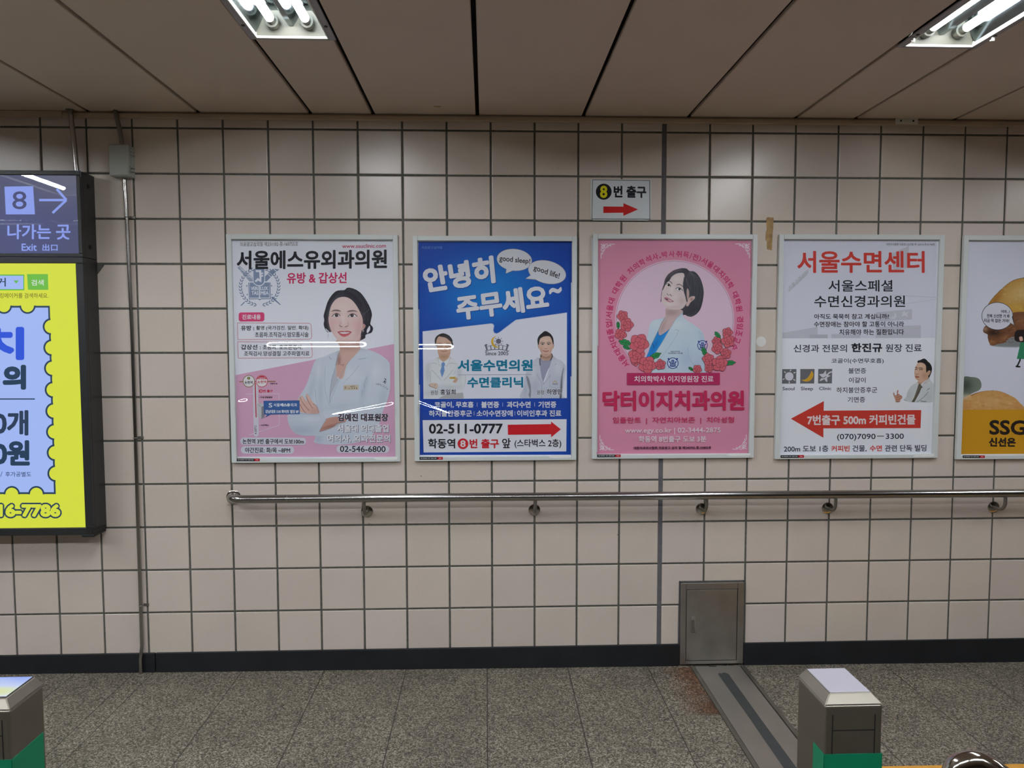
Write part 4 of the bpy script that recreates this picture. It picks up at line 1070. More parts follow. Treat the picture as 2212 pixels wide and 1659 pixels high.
s.text('~', None, LET, 7, quad=[(982, 432), (1060, 420), (1064, 452), (986, 466)])
s.done('heading_text', pr)
for cx_, cy_, rx, ry, ro, tail in ((740, 228, 121, 75, .10, [(686, 282), (682, 322), (742, 296)]), (966, 314, 132, 78, .24, [(866, 326), (818, 358), (900, 366)])):
    s.disc(cx_, cy_, rx + 2.5, (120, 124, 150), ry + 2.5, ro); s.poly([(tail[0][0] - 2, tail[0][1]), (tail[1][0] - 3, tail[1][1] + 3), (tail[2][0] + 2, tail[2][1] + 4)], (120, 124, 150)); s.disc(cx_, cy_, rx, (226, 228, 236), ry, ro); s.poly(tail, (226, 228, 236))
s.text('good sleep!', None, (40, 42, 52), .9, quad=[(638, 196), (850, 222), (846, 264), (636, 246)]); s.text('good life!', None, (40, 42, 52), .9, quad=[(878, 262), (1056, 322), (1044, 372), (870, 308)])
s.done('speech_bubbles', pr)
s.text('의료광고심의필', (96, 131, 240, 150), (120, 156, 222))
s.done('approval_text', pr)
# doctors
ph = Photo(104, 700, 460, 1190, 1.9, (232, 235, 248)); ph.crop(905, 710, 10.37, O2)
CT = (230, 235, 240)
ph.poly([(435, 640), (300, 720), (170, 780), (112, 860), (98, 1100), (108, 1500), (180, 1582), (1000, 1582), (985, 1420), (1050, 1220), (1052, 1050), (985, 950), (850, 760), (700, 640), (560, 740)], CT)
for q in ((200, 1000, 60, 260), (640, 1330, 330, 60), (900, 1000, 60, 200), (350, 1450, 220, 60)): ph.blob(*q, (192, 199, 208), .5)
ph.poly([(600, 1480), (990, 1440), (1002, 1582), (430, 1582)], (176, 176, 178), 4, smooth=False, alpha=.8)
ph.poly([(430, 655), (550, 740), (700, 640), (722, 720), (600, 860), (520, 1105), (465, 850)], (236, 240, 246), smooth=False)
ph.poly([(350, 270), (370, 200), (450, 130), (560, 110), (680, 160), (750, 250), (757, 300), (742, 400), (385, 400), (355, 330)], (52, 50, 54))
ph.poly([(395, 380), (390, 280), (440, 185), (500, 190), (600, 215), (700, 290), (722, 320), (735, 400), (715, 500), (700, 600), (640, 690), (550, 745), (470, 690), (435, 600), (415, 520)], (216, 178, 156))
ph.blob(560, 640, 130, 50, (180, 136, 108), .6); ph.blob(540, 260, 110, 60, (228, 196, 178), .6); ph.line([(430, 560), (560, 600), (700, 560)], (184, 142, 118), 10, 3, .6)
for x in (465, 650):
    ph.line([(x - 55, 345), (x, 330), (x + 55, 345)], (110, 86, 78), 10, 2.4, .8); ph.line([(x - 40, 390), (x, 380), (x + 40, 392)], (60, 44, 42), 11)
    ph.line([(x - 65, 372), (x - 30, 352), (x + 30, 352), (x + 65, 372), (x + 50, 412), (x - 50, 412), (x - 65, 372)], (60, 54, 54), 7, 1.8, .9)
ph.line([(530, 372), (585, 372)], (60, 54, 54), 7); ph.line([(535, 455), (560, 468), (590, 455)], (160, 112, 96), 9); ph.line([(500, 512), (560, 522), (625, 508)], (168, 92, 84), 12)
ph.poly([(500, 790), (550, 755), (588, 800), (566, 860), (576, 950), (515, 1108), (474, 960), (510, 860)], (122, 160, 214), smooth=False)
for k in range(12): ph.line([(485 + 3 * k, 850 + 20 * k), (565 - k, 830 + 18 * k)], (92, 130, 190), 4, 2, .6)
for p, w in (([(435, 645), (436, 720), (470, 850), (550, 745), (610, 855), (690, 720), (700, 645)], 5), ([(290, 940), (390, 1040), (495, 1165)], 7), ([(760, 945), (660, 1060), (560, 1170)], 7), ([(270, 795), (340, 780), (390, 805)], 7), ([(690, 805), (720, 780), (830, 800)], 7), ([(250, 970), (255, 1220)], 6), ([(815, 960), (790, 1040)], 5), ([(1045, 1050), (1040, 1220), (985, 1420)], 6), ([(425, 1360), (560, 1440), (820, 1480)], 6)): ph.line(p, (150, 158, 168), w, 2.2, .8)
ph.poly([(240, 1255), (300, 1228), (412, 1240), (420, 1335), (390, 1352), (300, 1330), (236, 1300)], (222, 200, 184)); ph.line([(240, 1250), (230, 1290), (300, 1320), (390, 1355)], (120, 100, 94), 8); ph.line([(345, 1300), (370, 1260)], (140, 110, 100), 7)
ph.poly([(760, 1195), (800, 1150), (845, 1105), (868, 1150), (830, 1218), (780, 1215)], (214, 172, 148)); ph.poly([(690, 1095), (822, 1088), (815, 1140), (684, 1135)], (206, 172, 72), smooth=False)
ph.noise(1.6).done(s, 'portrait', pr, 'doctor with glasses and blue tie, arms folded')
ph = Photo(765, 700, 1098, 1188, 1.9, (232, 235, 248)); ph.crop(1060, 710, 10.37, O2)
ph.poly([(1100, 690), (970, 720), (860, 820), (800, 980), (755, 1120), (730, 1350), (704, 1582), (1592, 1582), (1605, 1480), (1650, 1200), (1690, 950), (1690, 850), (1600, 740), (1480, 680), (1390, 610), (1370, 690), (1190, 1220)], (208, 213, 228))
ph.poly([(800, 1080), (850, 1120), (890, 1250), (905, 1400), (890, 1560), (850, 1500), (870, 1400), (830, 1250)], (120, 124, 138), 8, alpha=.8); ph.poly([(1640, 900), (1610, 1100), (1600, 1350), (1585, 1582), (1545, 1582), (1565, 1340), (1590, 1080)], (74, 76, 82), 8, alpha=.85)
for q in ((1480, 1150, 120, 260, .3), (1000, 1300, 90, 200, .35), (1250, 1450, 160, 120, .3), (780, 1400, 50, 160, .4)): ph.blob(*q[:4], (176, 182, 202), q[4])
ph.blob(1500, 900, 90, 160, (226, 230, 240), .6); ph.blob(960, 1000, 60, 160, (226, 230, 240), .5)
ph.poly([(1100, 660), (1180, 728), (1300, 720), (1375, 670), (1330, 850), (1250, 1030), (1185, 1215), (1150, 1120), (1110, 850)], (164, 166, 190), smooth=False); ph.line([(1110, 700), (1190, 745), (1300, 735), (1370, 690)], (140, 142, 166), 10)
ph.poly([(1130, 570), (1372, 560), (1378, 670), (1300, 722), (1185, 724), (1118, 670)], (206, 168, 148)); ph.blob(1250, 640, 130, 50, (150, 112, 96), .65)
ph.line([(1140, 620), (1105, 700), (1110, 830)], (60, 60, 66), 22); ph.line([(1370, 590), (1385, 630), (1350, 720)], (60, 60, 66), 22)
ph.poly([(1060, 395), (1050, 260), (1080, 180), (1150, 110), (1222, 62), (1300, 90), (1370, 150), (1410, 230), (1420, 330), (1408, 400), (1240, 500), (1075, 400)], (40, 40, 44))
ph.poly([(1055, 385), (1085, 375), (1098, 450), (1075, 465)], (204, 162, 146)); ph.poly([(1400, 370), (1430, 375), (1415, 450), (1395, 460)], (204, 162, 146))
ph.poly([(1085, 390), (1098, 290), (1120, 236), (1200, 190), (1320, 185), (1362, 240), (1395, 340), (1402, 420), (1372, 530), (1330, 600), (1260, 642), (1200, 632), (1150, 592), (1102, 500)], (224, 190, 172))
ph.blob(1240, 270, 100, 50, (236, 208, 192), .6); ph.blob(1130, 520, 40, 90, (192, 150, 132), .5); ph.blob(1360, 520, 40, 90, (192, 150, 132), .5); ph.blob(1240, 600, 80, 34, (176, 136, 120), .5); ph.blob(1235, 410, 20, 50, (236, 210, 196), .6)
for a in ([(1120, 345), (1160, 318), (1216, 338)], [(1265, 336), (1310, 316), (1352, 345)]): ph.line(a, (84, 66, 62), 13, 2.4, .85)
for x in (1168, 1302): ph.poly([(x - 36, 368), (x, 352), (x + 34, 366), (x, 378)], (226, 216, 214)); ph.poly([(x + 15 * math.cos(a), 364 + 13 * math.sin(a)) for a in np.linspace(0, 5.6, 9)], (42, 32, 32)); ph.line([(x - 38, 366), (x, 348), (x + 36, 364)], (56, 42, 42), 7)
ph.line([(1205, 455), (1235, 468), (1270, 455)], (150, 104, 94), 10); ph.line([(1172, 508), (1238, 516), (1308, 508)], (132, 70, 66), 9); ph.poly([(1180, 512), (1240, 520), (1304, 512), (1270, 536), (1210, 536)], (196, 128, 118), 2.5)
for p, w in (([(1100, 690), (1120, 900), (1150, 1120), (1170, 1220)], 7), ([(1375, 680), (1300, 900), (1180, 1260)], 7), ([(1040, 1020), (1080, 1120), (1150, 1240)], 7), ([(1340, 1040), (1280, 1140), (1180, 1265)], 7), ([(1150, 1240), (1145, 1400), (1140, 1582)], 7), ([(1330, 1060), (1328, 1260), (1360, 1320), (1540, 1330), (1560, 1080)], 4), ([(1480, 800), (1435, 830)], 7), ([(980, 830), (1005, 835)], 6), ([(1640, 830), (1600, 1000)], 6)): ph.line(p, (146, 152, 174), w, 2.2, .85)
ph.line([(1400, 1225), (1440, 1190), (1490, 1225)], (196, 160, 70), 12); ph.line([(1390, 1258), (1500, 1256)], (70, 70, 80), 10)
ph.noise(1.6).done(s, 'portrait', pr, 'doctor in an open white coat over a grey jumper')
for a, c_, x0, x1 in (('원장', '홍일희', 160, 332), ('원장', '하영민', 893, 1066)):
    w = x1 - x0; s.text(a, (x0, 1131, x0 + w * .30, 1161), INKB, .3, halo=(LET, 2)); s.text(c_, (x0 + w * .39, 1123, x1, 1161), INKB, .9, halo=(LET, 2.4))
s.done('name_captions', pr)
TE = (0, 124, 160); HL = (214, 232, 246)
s.text('서울수면의원', (346, 918, 866, 1000), TE, 4.2, halo=(HL, 2)); s.text('수면클리닉', (412, 1038, 799, 1114), TE, 3.8, halo=(HL, 2)); s.line([(350, 1024), (858, 1022)], (120, 122, 134), 2.2)
s.done('clinic_name', pr)
LO, LS = (1030, 710), 23.7
def lo(*p): return [((x / LS + LO[0] - O2[0]) * 3.19, (y / LS + LO[1] - O2[1]) * 3.19) for x, y in p]
GY = (112, 112, 126)
s.disc(*lo((1120, 672))[0], 18, GY)
for k in range(8):
    a = k * math.pi / 4; q = lo((1120 + 172 * math.cos(a), 672 + 172 * math.sin(a)), (1120 + 226 * math.cos(a), 672 + 226 * math.sin(a)))
    if k != 2: s.line(q, GY, 5)
s.line(lo((555, 938), (800, 880), (1120, 858), (1400, 905), (1520, 945)), GY, 3.4, smooth=True); s.line(lo((430, 1160), (720, 1110), (1100, 1095), (1400, 1120), (1660, 1180)), GY, 4.6, smooth=True)
for x0, y0, x1, y1 in ((715, 905, 745, 1110), (920, 960, 925, 1095), (1135, 850, 1135, 1095), (1340, 910, 1320, 1110)): s.line(lo((x0, y0), (x1, y1)), GY, 6.5)
s.poly(lo((370, 890), (480, 805), (555, 840), (520, 890), (570, 1120), (500, 1140), (420, 900)), GY); s.poly(lo((1680, 890), (1560, 805), (1500, 840), (1545, 890), (1480, 1120), (1555, 1140), (1630, 900)), GY)
s.poly(lo(*[(1010, 395), (900, 440), (800, 520), (745, 640), (750, 760), (800, 870), (880, 950), (1000, 995), (1110, 985), (1200, 945), (1080, 950), (980, 915), (900, 830), (850, 720), (855, 600), (900, 490)]), (222, 180, 50), True)
s.text('Since 2005', (538, 862, 697, 889), (84, 86, 98), .5)
s.done('logo', pr, 'crescent moon and sun over a bridge')
for st, x0, x1 in (('코골이, 무호흡', 186, 457), ('불면증', 508, 633), ('과다수면', 685, 850), ('기면증', 902, 1027)): s.text(st, (x0, 1207, x1, 1252), LET, 2.0)
for st, x0, x1 in (('하지불안증후군', 148, 446), ('소아수면장애', 476, 727), ('이비인후과 진료', 756, 1061)): s.text(st, (x0, 1267, x1, 1312), LET, 1.7)
for x, y in ((481, 1229), (657, 1229), (877, 1229), (460, 1290), (741, 1290)): s.rect(x - 1.2, y - 14, x + 1.2, y + 14, LET)
s.done('treatment_list', pr)
s.text('02-511-0777', (148, 1359, 658, 1430), INKB, 3.4)
s.poly([(692, 1368), (990, 1364), (990, 1346), (1057, 1400), (990, 1455), (990, 1434), (693, 1437)], (214, 34, 46))
s.done('arrow_panel', pr, 'telephone number and red arrow')
s.text('학동역', (142, 1462, 330, 1531), INKB, 2.4); s.disc(383, 1498, 37, (214, 40, 50)); s.text('8', (364, 1474, 402, 1522), (240, 234, 240), 2.2)
s.text('번 출구', (428, 1464, 632, 1531), (214, 40, 50), 3.0); s.text('앞', (652, 1460, 712, 1529), INKB, 1.8); s.text('(스타벅스 2층)', (738, 1467, 1060, 1530), INKB, .9)
s.done('address_text', pr)
corner_tag(s.front, 86, 1585)
s.front.poly([(972, 1590), (985, 1576), (1120, 1574), (1126, 1590), (1010, 1594)], (242, 243, 242)); s.front.done('torn_sticker')

# ------------------------------------------------------------------ poster 3: pink dental clinic
O3 = (1260, 490)
t, s = poster([(68, 52), (1207, 50), (1168, 1595), (58, 1597)], .491, .9875, 1.255, 2.0265,
              'pink dental clinic poster with a woman in a circle of roses', [])
PK = (224, 146, 176); WT = (240, 224, 236); RD = (200, 48, 98)
s.poly([(60, 80), (1182, 80), (1144, 1568), (85, 1570)], (236, 238, 240)); pr = s.done('print', label='pink printed sheet')
ph = Photo(94, 84, 1180, 1566, 6, PK, base=True); ph.crop(0, 0, 1, (0, 0), 1)
ph.blob(640, 80, 700, 220, (216, 132, 168), .5); ph.blob(640, 1200, 500, 500, (232, 158, 186), .4)
ph.A[:] = ((ph.X > 106 - (ph.Y - 86) * .0082) & (ph.X < 1174 - (ph.Y - 86) * .022) & (ph.Y > 87)).astype(float); ph.done(s, 'background', pr, 'pink ground')
# flourishes in the four corners
def flourish(cx_, cy_, fx, fy):
    q = lambda pts: [(cx_ + fx * (x - 390) * .1155, cy_ + fy * (y - 490) * .1155) for x, y in pts]
    for pts in ([(390, 490), (470, 520), (560, 600), (640, 700), (600, 720), (520, 640), (420, 560)], [(545, 500), (600, 490), (625, 560), (640, 660), (580, 620), (540, 560)], [(400, 650), (450, 640), (540, 700), (600, 740), (520, 740), (430, 710)]): s.poly(q(pts), WT, True)
    s.line(q([(640, 700), (640, 600), (690, 510), (770, 500), (820, 560), (790, 630), (740, 640), (725, 600)]), WT, 4.5, True); s.line(q([(660, 740), (780, 700), (860, 620), (920, 540), (1000, 505), (1240, 512)]), WT, 5, True)
    s.line(q([(610, 740), (520, 760), (430, 780), (400, 840), (440, 915), (520, 910), (540, 850), (500, 830)]), WT, 4.5, True); s.line(q([(640, 760), (600, 880), (520, 980), (430, 1060), (405, 1150), (405, 1370)]), WT, 5, True)
    s.poly(q([(920, 570), (1030, 560), (990, 650)]), WT, True); s.poly(q([(470, 1090), (540, 1050), (490, 1160)]), WT, True)
flourish(124, 118, 1, 1); flourish(1156, 112, -1, 1); flourish(114, 1540, 1, -1); flourish(1127, 1540, -1, -1)
s.done('corner_flourish', pr)
CX, CY, CR = 634, 640, 404
def arcpts(r, n=90): 
    a0 = math.asin((1010 - CY) / r); return [(CX + r * math.cos(t), CY + r * math.sin(t)) for t in np.linspace(a0, -math.pi - a0, n)]
s.poly(arcpts(CR + 8), (238, 196, 218)); s.poly(arcpts(CR - 2), (232, 204, 224)); s.line(arcpts(CR), (120, 110, 150), 2.0, True)
s.done('round_panel', pr, 'pale pink circle with a thin blue ring')
TXT = '서울대치대졸업/서울대 대학원 치의학석사,박사취득/전)서울대치의학 대학원 겸임조교수'
wd = [.5 if ch == ' ' else .34 if ch in ',/)' else 1 for ch in TXT]; tot = sum(wd); acc = 0
A0, A1_ = math.radians(-135.5), math.radians(118)
for ch, w in zip(TXT, wd):
    a = A0 + (A1_ - A0) * (acc + w / 2) / tot; acc += w
    if ch == ' ': continue
    R_ = 455; cx_, cy_ = CX + R_ * math.sin(a), CY - R_ * math.cos(a) * 1.0
    hw, hh = (21, 23) if w == 1 else (7, 22)
    if ch == ',': hh = 7; cx_ -= 14 * math.sin(a); cy_ += 14 * math.cos(a)
    s.text(ch, (cx_ - hw, cy_ - hh, cx_ + hw, cy_ + hh), (206, 56, 112), 2.0, rot=a)
s.done('arched_text', pr)
ph = Photo(420, 275, 860, 1010, 1.9, (232, 204, 224)); F1 = lambda: ph.crop(1320, 660, 7.628, O3); E1 = lambda: ph.crop(1400, 560, 11.85, O3)
E1()
HR = (58, 58, 68)
ph.poly([(870, 225), (1000, 232), (1080, 295), (1180, 305), (1260, 350), (1350, 470), (1410, 620), (1445, 800), (1440, 950), (1410, 1130), (1350, 1300), (1250, 1420), (1130, 1482), (1020, 1470), (960, 1435), (905, 1440), (860, 1380), (700, 1200), (500, 900), (395, 790), (365, 900), (355, 1000), (352, 1090), (330, 1105), (338, 960), (362, 800), (410, 650), (440, 520), (520, 390), (650, 290), (760, 250)], HR)
ph.strands([(1080, 320), (1000, 450), (960, 700), (980, 850)], [(1120, 330), (1330, 520), (1420, 800), (1300, 1250)], 22, (104, 104, 116), 9, .35, 10)
ph.strands([(900, 300), (700, 330), (520, 480), (430, 640)], [(880, 240), (660, 300), (480, 440), (400, 700)], 7, (122, 104, 104), 8, .4, 8); ph.line([(1000, 500), (1020, 600), (1090, 760), (1060, 820)], (140, 132, 138), 16, 5, .5); ph.line([(1040, 1440), (1160, 1440), (1250, 1340)], (120, 120, 132), 22, 6, .4)
F1()
ph.poly([(900, 200), (720, 240), (650, 300), (620, 420), (600, 600), (630, 720), (600, 900), (640, 1115), (1560, 1115), (1545, 950), (1530, 800), (1555, 560), (1500, 430), (1400, 340), (1210, 205), (1185, 105), (1100, 120)], (206, 226, 240))
for q in ((1250, 900, 130, 200, .45), (1450, 950, 90, 160, .4), (900, 1000, 90, 160, .2), (1500, 560, 50, 140, .3)): ph.blob(*q[:4], (172, 188, 228), q[4])
ph.blob(1100, 330, 160, 100, (228, 238, 244), .6); ph.blob(740, 300, 70, 80, (228, 238, 244), .6)
ph.poly([(790, 405), (820, 495), (978, 378), (900, 520), (820, 660), (730, 790), (600, 905), (575, 870), (640, 720), (720, 560)], (34, 150, 232), smooth=False); ph.blob(720, 680, 40, 160, (20, 110, 196), .6, .5); ph.line([(775, 440), (820, 515), (965, 400)], (24, 118, 204), 10); ph.line([(690, 630), (710, 700)], (20, 90, 160), 10)
ph.poly([(925, 40), (1190, 90), (1080, 225), (980, 380), (820, 495), (788, 430), (830, 300), (900, 190)], (214, 190, 190)); ph.blob(1000, 120, 130, 60, (166, 138, 138), .6); ph.blob(860, 360, 30, 120, (178, 148, 146), .5, .4)
ph.line([(905, 190), (850, 280), (800, 390), (700, 590), (640, 720)], (110, 124, 150), 6); ph.line([(1195, 115), (1080, 225), (980, 380), (860, 590), (740, 780)], (158, 180, 204), 6); ph.line([(1120, 420), (1050, 560), (940, 720), (800, 900)], (160, 184, 206), 4); ph.line([(1060, 410), (1090, 405), (1130, 430)], (150, 172, 196), 5); ph.line([(1270, 700), (1290, 860), (1380, 1000)], (150, 170, 214), 6, 3, .7); ph.line([(1450, 430), (1500, 480)], (160, 182, 206), 5)
E1()
ph.poly([(1080, 980), (1180, 948), (1218, 972), (1190, 1035), (1100, 1112), (1040, 1205), (990, 1192), (1010, 1100)], (222, 194, 188)); ph.blob(1130, 1030, 40, 40, (150, 112, 110), .7)
ph.poly([(1010, 770), (1040, 760), (1070, 860), (1060, 1000), (1020, 1060), (1000, 900)], (196, 170, 164))
ph.poly([(560, 548), (620, 455), (720, 380), (830, 352), (935, 370), (945, 500), (920, 660), (935, 820), (985, 960), (1010, 1060), (985, 1150), (920, 1240), (850, 1285), (700, 1295), (560, 1282), (450, 1240), (382, 1155), (360, 1035), (372, 880), (402, 770), (480, 620)], (230, 214, 214))
ph.blob(760, 480, 120, 90, (240, 228, 226), .7); ph.blob(880, 1080, 110, 140, (206, 180, 180), .5); ph.blob(640, 1240, 200, 40, (206, 182, 182), .5); ph.blob(430, 960, 50, 120, (216, 194, 194), .4); ph.blob(620, 780, 40, 110, (244, 234, 234), .6, .35); ph.blob(700, 960, 90, 80, (240, 226, 226), .5); ph.blob(560, 1160, 90, 60, (240, 228, 228), .5)
ph.line([(950, 480), (925, 650), (945, 820), (985, 960), (1010, 1080)], HR, 34, 5, .9); ph.line([(985, 720), (980, 880), (995, 990)], (60, 56, 62), 12, 3, .8)
ph.line([(560, 566), (600, 590), (630, 625)], (80, 70, 78), 18, 2.5, .85); ph.line([(752, 655), (830, 650), (910, 706)], (80, 70, 78), 18, 2.5, .85)
for w_, i_, l_ in (([(478, 650), (512, 630), (560, 648), (588, 704), (530, 690)], (541, 668), [(474, 650), (510, 626), (562, 644), (592, 708)]), ([(722, 766), (768, 738), (840, 748), (886, 802), (805, 800), (760, 788)], (818, 770), [(718, 768), (766, 733), (842, 744), (896, 808)])):
    ph.poly(w_, (238, 236, 240)); ph.poly([(i_[0] + 30 * math.cos(a), i_[1] + 29 * math.sin(a)) for a in np.linspace(0, 5.9, 12)], (40, 36, 44)); ph.line(l_, (40, 34, 42), 14)
ph.line([(730, 790), (790, 825), (850, 822)], (190, 162, 168), 9, 3, .6); ph.blob(800, 715, 90, 20, (206, 180, 192), .5, .3)
ph.line([(498, 885), (512, 905), (540, 928)], (92, 62, 66), 13); ph.line([(568, 905), (592, 925), (605, 945)], (92, 62, 66), 15); ph.line([(640, 920), (645, 945), (605, 950)], (186, 150, 152), 8, 3, .7)
ph.poly([(418, 992), (455, 978), (490, 975), (560, 1010), (620, 1050), (668, 1088), (610, 1108), (540, 1104), (480, 1070), (440, 1030)], (212, 140, 160), 2.5); ph.poly([(440, 1005), (520, 1030), (660, 1082), (620, 1092), (540, 1070), (470, 1035)], (70, 44, 58), 2); ph.poly([(510, 1038), (570, 1050), (635, 1080), (600, 1086), (540, 1066)], (236, 228, 234), 2)
ph.noise(1.4).done(s, 'portrait', pr, 'woman with a dark bob in a white coat over blue scrubs')
# crests on the coat
def fq(*p): return [((x / 7.628 + 1320 - O3[0]) * 3.19, (y / 7.628 + 660 - O3[1]) * 3.19) for x, y in p]
NV = (30, 56, 146); CO = (206, 222, 240)
def crest(cx_, cy_, r, k=1.0):
    q = fq((cx_, cy_))[0]; R_ = r / 7.628 * 3.19
    s.ring(*q, R_, NV, R_ * .14, R_ * 1.0)
    for a in (-.78, -2.36, .85, 2.29): s.line([(q[0] + R_ * .85 * math.cos(a), q[1] + R_ * .85 * math.sin(a)), (q[0] + R_ * 1.3 * math.cos(a), q[1] + R_ * 1.3 * math.sin(a))], NV, R_ * (.26 if a < 0 else .08))
    s.poly([(q[0] - R_ * .5, q[1] + R_ * .02), (q[0] + R_ * .5, q[1] + R_ * .02), (q[0] + R_ * .54, q[1] + R_ * .62), (q[0], q[1] + R_ * .68), (q[0] - R_ * .54, q[1] + R_ * .62)], NV)
    for d in (.22, .42): s.line([(q[0] - R_ * .4, q[1] + R_ * d), (q[0] + R_ * .4, q[1] + R_ * d)], CO, R_ * .07)
    s.poly([(q[0] - R_ * .26, q[1] - R_ * .62), (q[0] + R_ * .26, q[1] - R_ * .62), (q[0] + R_ * .24, q[1] - R_ * .1), (q[0], q[1] + R_ * .1), (q[0] - R_ * .24, q[1] - R_ * .1)], NV)
    for sx in (-1, 1): s.line([(q[0] + sx * R_ * .68, q[1] - R_ * .3), (q[0] + sx * R_ * .35, q[1] - R_ * .05)], NV, R_ * .22)
    s.line([(q[0], q[1] - R_ * .5), (q[0], q[1] - R_ * .05)], CO, R_ * .1)
crest(1022, 958, 88); crest(1515, 665, 80)
s.text('닥터이지치과', (*fq((985, 755))[0], *fq((1140, 778))[0]), (70, 84, 120), .4); s.text('치의학박사 이지영', (*fq((945, 782))[0], *fq((1182, 808))[0]), (70, 84, 120), .4)
s.done('coat_crest', pr)
RO, RK, GN = (218, 106, 120), (74, 24, 36), (46, 148, 84)
def leaf(cx_, cy_, L_, a):
    q = fq((cx_, cy_))[0]; L_ = L_ / 7.628 * 3.19; ca, sa = math.cos(a), math.sin(a)
    T_ = lambda pts: [(q[0] + (x * ca - y * sa) * L_, q[1] + (x * sa + y * ca) * L_) for x, y in pts]
    o = T_([(-1, 0), (-.6, -.42), (-.5, -.36), (-.1, -.5), (0, -.42), (.45, -.42), (.52, -.3), (1.05, 0), (.55, .26), (.4, .4), (.05, .44), (-.1, .36), (-.55, .4)])
    s.poly(o, GN); s.line(o + o[:1], RK, 2.0); s.line(T_([(-1, 0), (.7, 0)]), (20, 80, 46), 2)
    for x in (-.5, 0, .4): s.line(T_([(x, 0), (x + .25, -.28)]), (20, 80, 46), 1.6); s.line(T_([(x, 0), (x + .25, .28)]), (20, 80, 46), 1.6)
def rose(cx_, cy_, r, a=0.0):
    q = fq((cx_, cy_))[0]; r = r / 7.628 * 3.19
    def T_(pts): return [(q[0] + (x * math.cos(a) - y * math.sin(a)) * r, q[1] + (x * math.sin(a) + y * math.cos(a)) * r) for x, y in pts]
    for k in range(5):          # outer petals
        b_ = k * 2 * math.pi / 5 + .5
        P = T_([(.30 * math.cos(b_ - .8), .30 * math.sin(b_ - .8)), (.86 * math.cos(b_ - .62), .86 * math.sin(b_ - .62)), (1.03 * math.cos(b_ - .2), 1.03 * math.sin(b_ - .2)), (1.10 * math.cos(b_ + .08), 1.10 * math.sin(b_ + .08)), (.98 * math.cos(b_ + .4), .98 * math.sin(b_ + .4)), (.76 * math.cos(b_ + .72), .76 * math.sin(b_ + .72)), (.30 * math.cos(b_ + .8), .30 * math.sin(b_ + .8))])
        s.poly(P, RO, True); s.line(P, RK, 2.1, True, True)
    for k in range(4):
        b_ = k * math.pi / 2 + .2
        P = T_([(0, -.06), (.52 * math.cos(b_ - .7), .52 * math.sin(b_ - .7) - .06), (.66 * math.cos(b_), .66 * math.sin(b_) - .06), (.54 * math.cos(b_ + .7), .54 * math.sin(b_ + .7) - .06)])
        s.poly(P, RO, True); s.line(P, RK, 1.9, True, True)
    s.disc(*T_([(0, -.08)])[0], r * .34, RO, n=16)
    s.line(T_([((.34 - .03 * k) * math.cos(k * .62), -.08 + (.34 - .03 * k) * math.sin(k * .62)) for k in range(11)]), RK, 1.9, True)
LV = [(122, 332, 62, 1.5), (240, 620, 115, .25), (735, 838, 105, -.45), (1768, 500, 80, .9), (1545, 775, 88, 1.15), (1972, 955, 92, -.1), (1322, 1055, 52, .6), (260, 700, 70, .4)]
for q in LV: leaf(*q)
s.done('rose_leaves', pr)
for q in ((195, 180, 88, 0), (165, 480, 92, 1), (265, 325, 104, 2), (410, 935, 66, 1), (425, 830, 128, .4), (468, 630, 150, .9), (600, 985, 138, 2.2), (815, 980, 84, .3), (1425, 1058, 70, 1), (1620, 1035, 74, 2), (1605, 890, 92, .2), (1928, 452, 80, .7), (1745, 595, 72, 2.6), (1900, 800, 84, 1.6), (1935, 590, 104, .1), (1760, 710, 92, 1.1), (1795, 965, 124, .5)):
    rose(*q); s.done('rose', pr)
s.rect(302, 1010, 943, 1092, (186, 46, 98)); s.text('치의학박사 이지영원장 진료', (352, 1030, 898, 1074), (240, 226, 236), .8)
s.done('name_banner', pr)
s.text('닥터이지치과의원', (132, 1130, 1113, 1273), (200, 44, 92), 7.5); s.done('clinic_name', pr)
s.text('임플란트  |  자연치아보존  |  치아성형', (203, 1313, 1039, 1362), (206, 60, 106), .8); s.text('www.egy.co.kr | 02-3444-2875', (286, 1387, 946, 1432), (240, 222, 234), 1.1)
s.text('학동역 8번출구 도보 3분', (380, 1443, 846, 1487), (240, 222, 234), 1.6); s.text('대한치과의사협회 의료광고 심의 필 제240702-중-32802호', (346, 1515, 880, 1536), (70, 30, 52), .8)
s.done('contact_text', pr)
corner_tag(s.front, 94, 1566)
s.front.poly([(975, 1572), (1030, 1562), (1146, 1564), (1143, 1578), (1010, 1580)], (242, 243, 242)); s.front.done('torn_sticker')

# ------------------------------------------------------------------ poster 4: sleep centre with red arrow
O4 = (1660, 490)
t, s = poster([(75, 52), (1218, 55), (1160, 1597), (42, 1597)], 1.356, .98, 2.138, 2.0275,
              'white sleep centre poster with red heading and a red arrow pointing left', [])
s.poly([(104, 80), (1186, 82), (1138, 1572), (78, 1570)], (243, 246, 255)); s.poly([(113, 88), (1176, 92), (1160, 768), (97, 768)], (226, 229, 244)); pr = s.done('print', label='white printed sheet')
GF = (206, 208, 221); GF2 = (196, 198, 211)
s.poly([(140, 440), (285, 290), (276, 330), (150, 448)], GF); s.poly([(860, 184), (978, 128), (978, 280), (870, 300)], GF); s.poly([(748, 590), (1000, 568), (998, 640), (750, 655)], GF)
s.poly([(105, 730), (345, 690), (345, 768), (105, 768)], GF); s.poly([(440, 740), (640, 735), (640, 768), (440, 768)], GF); s.poly([(748, 690), (1060, 680), (1060, 768), (748, 768)], GF); s.line([(860, 470), (1176, 488)], GF, 4); s.line([(900, 540), (1172, 500)], GF, 3)
s.rect(290, 742, 415, 768, GF2)
s.text('서울수면센터', None, GF2, 1, quad=[(140, 410), (270, 296), (284, 318), (150, 436)]); s.disc(868, 612, 24, (224, 226, 236)); s.disc(856, 604, 22, GF)
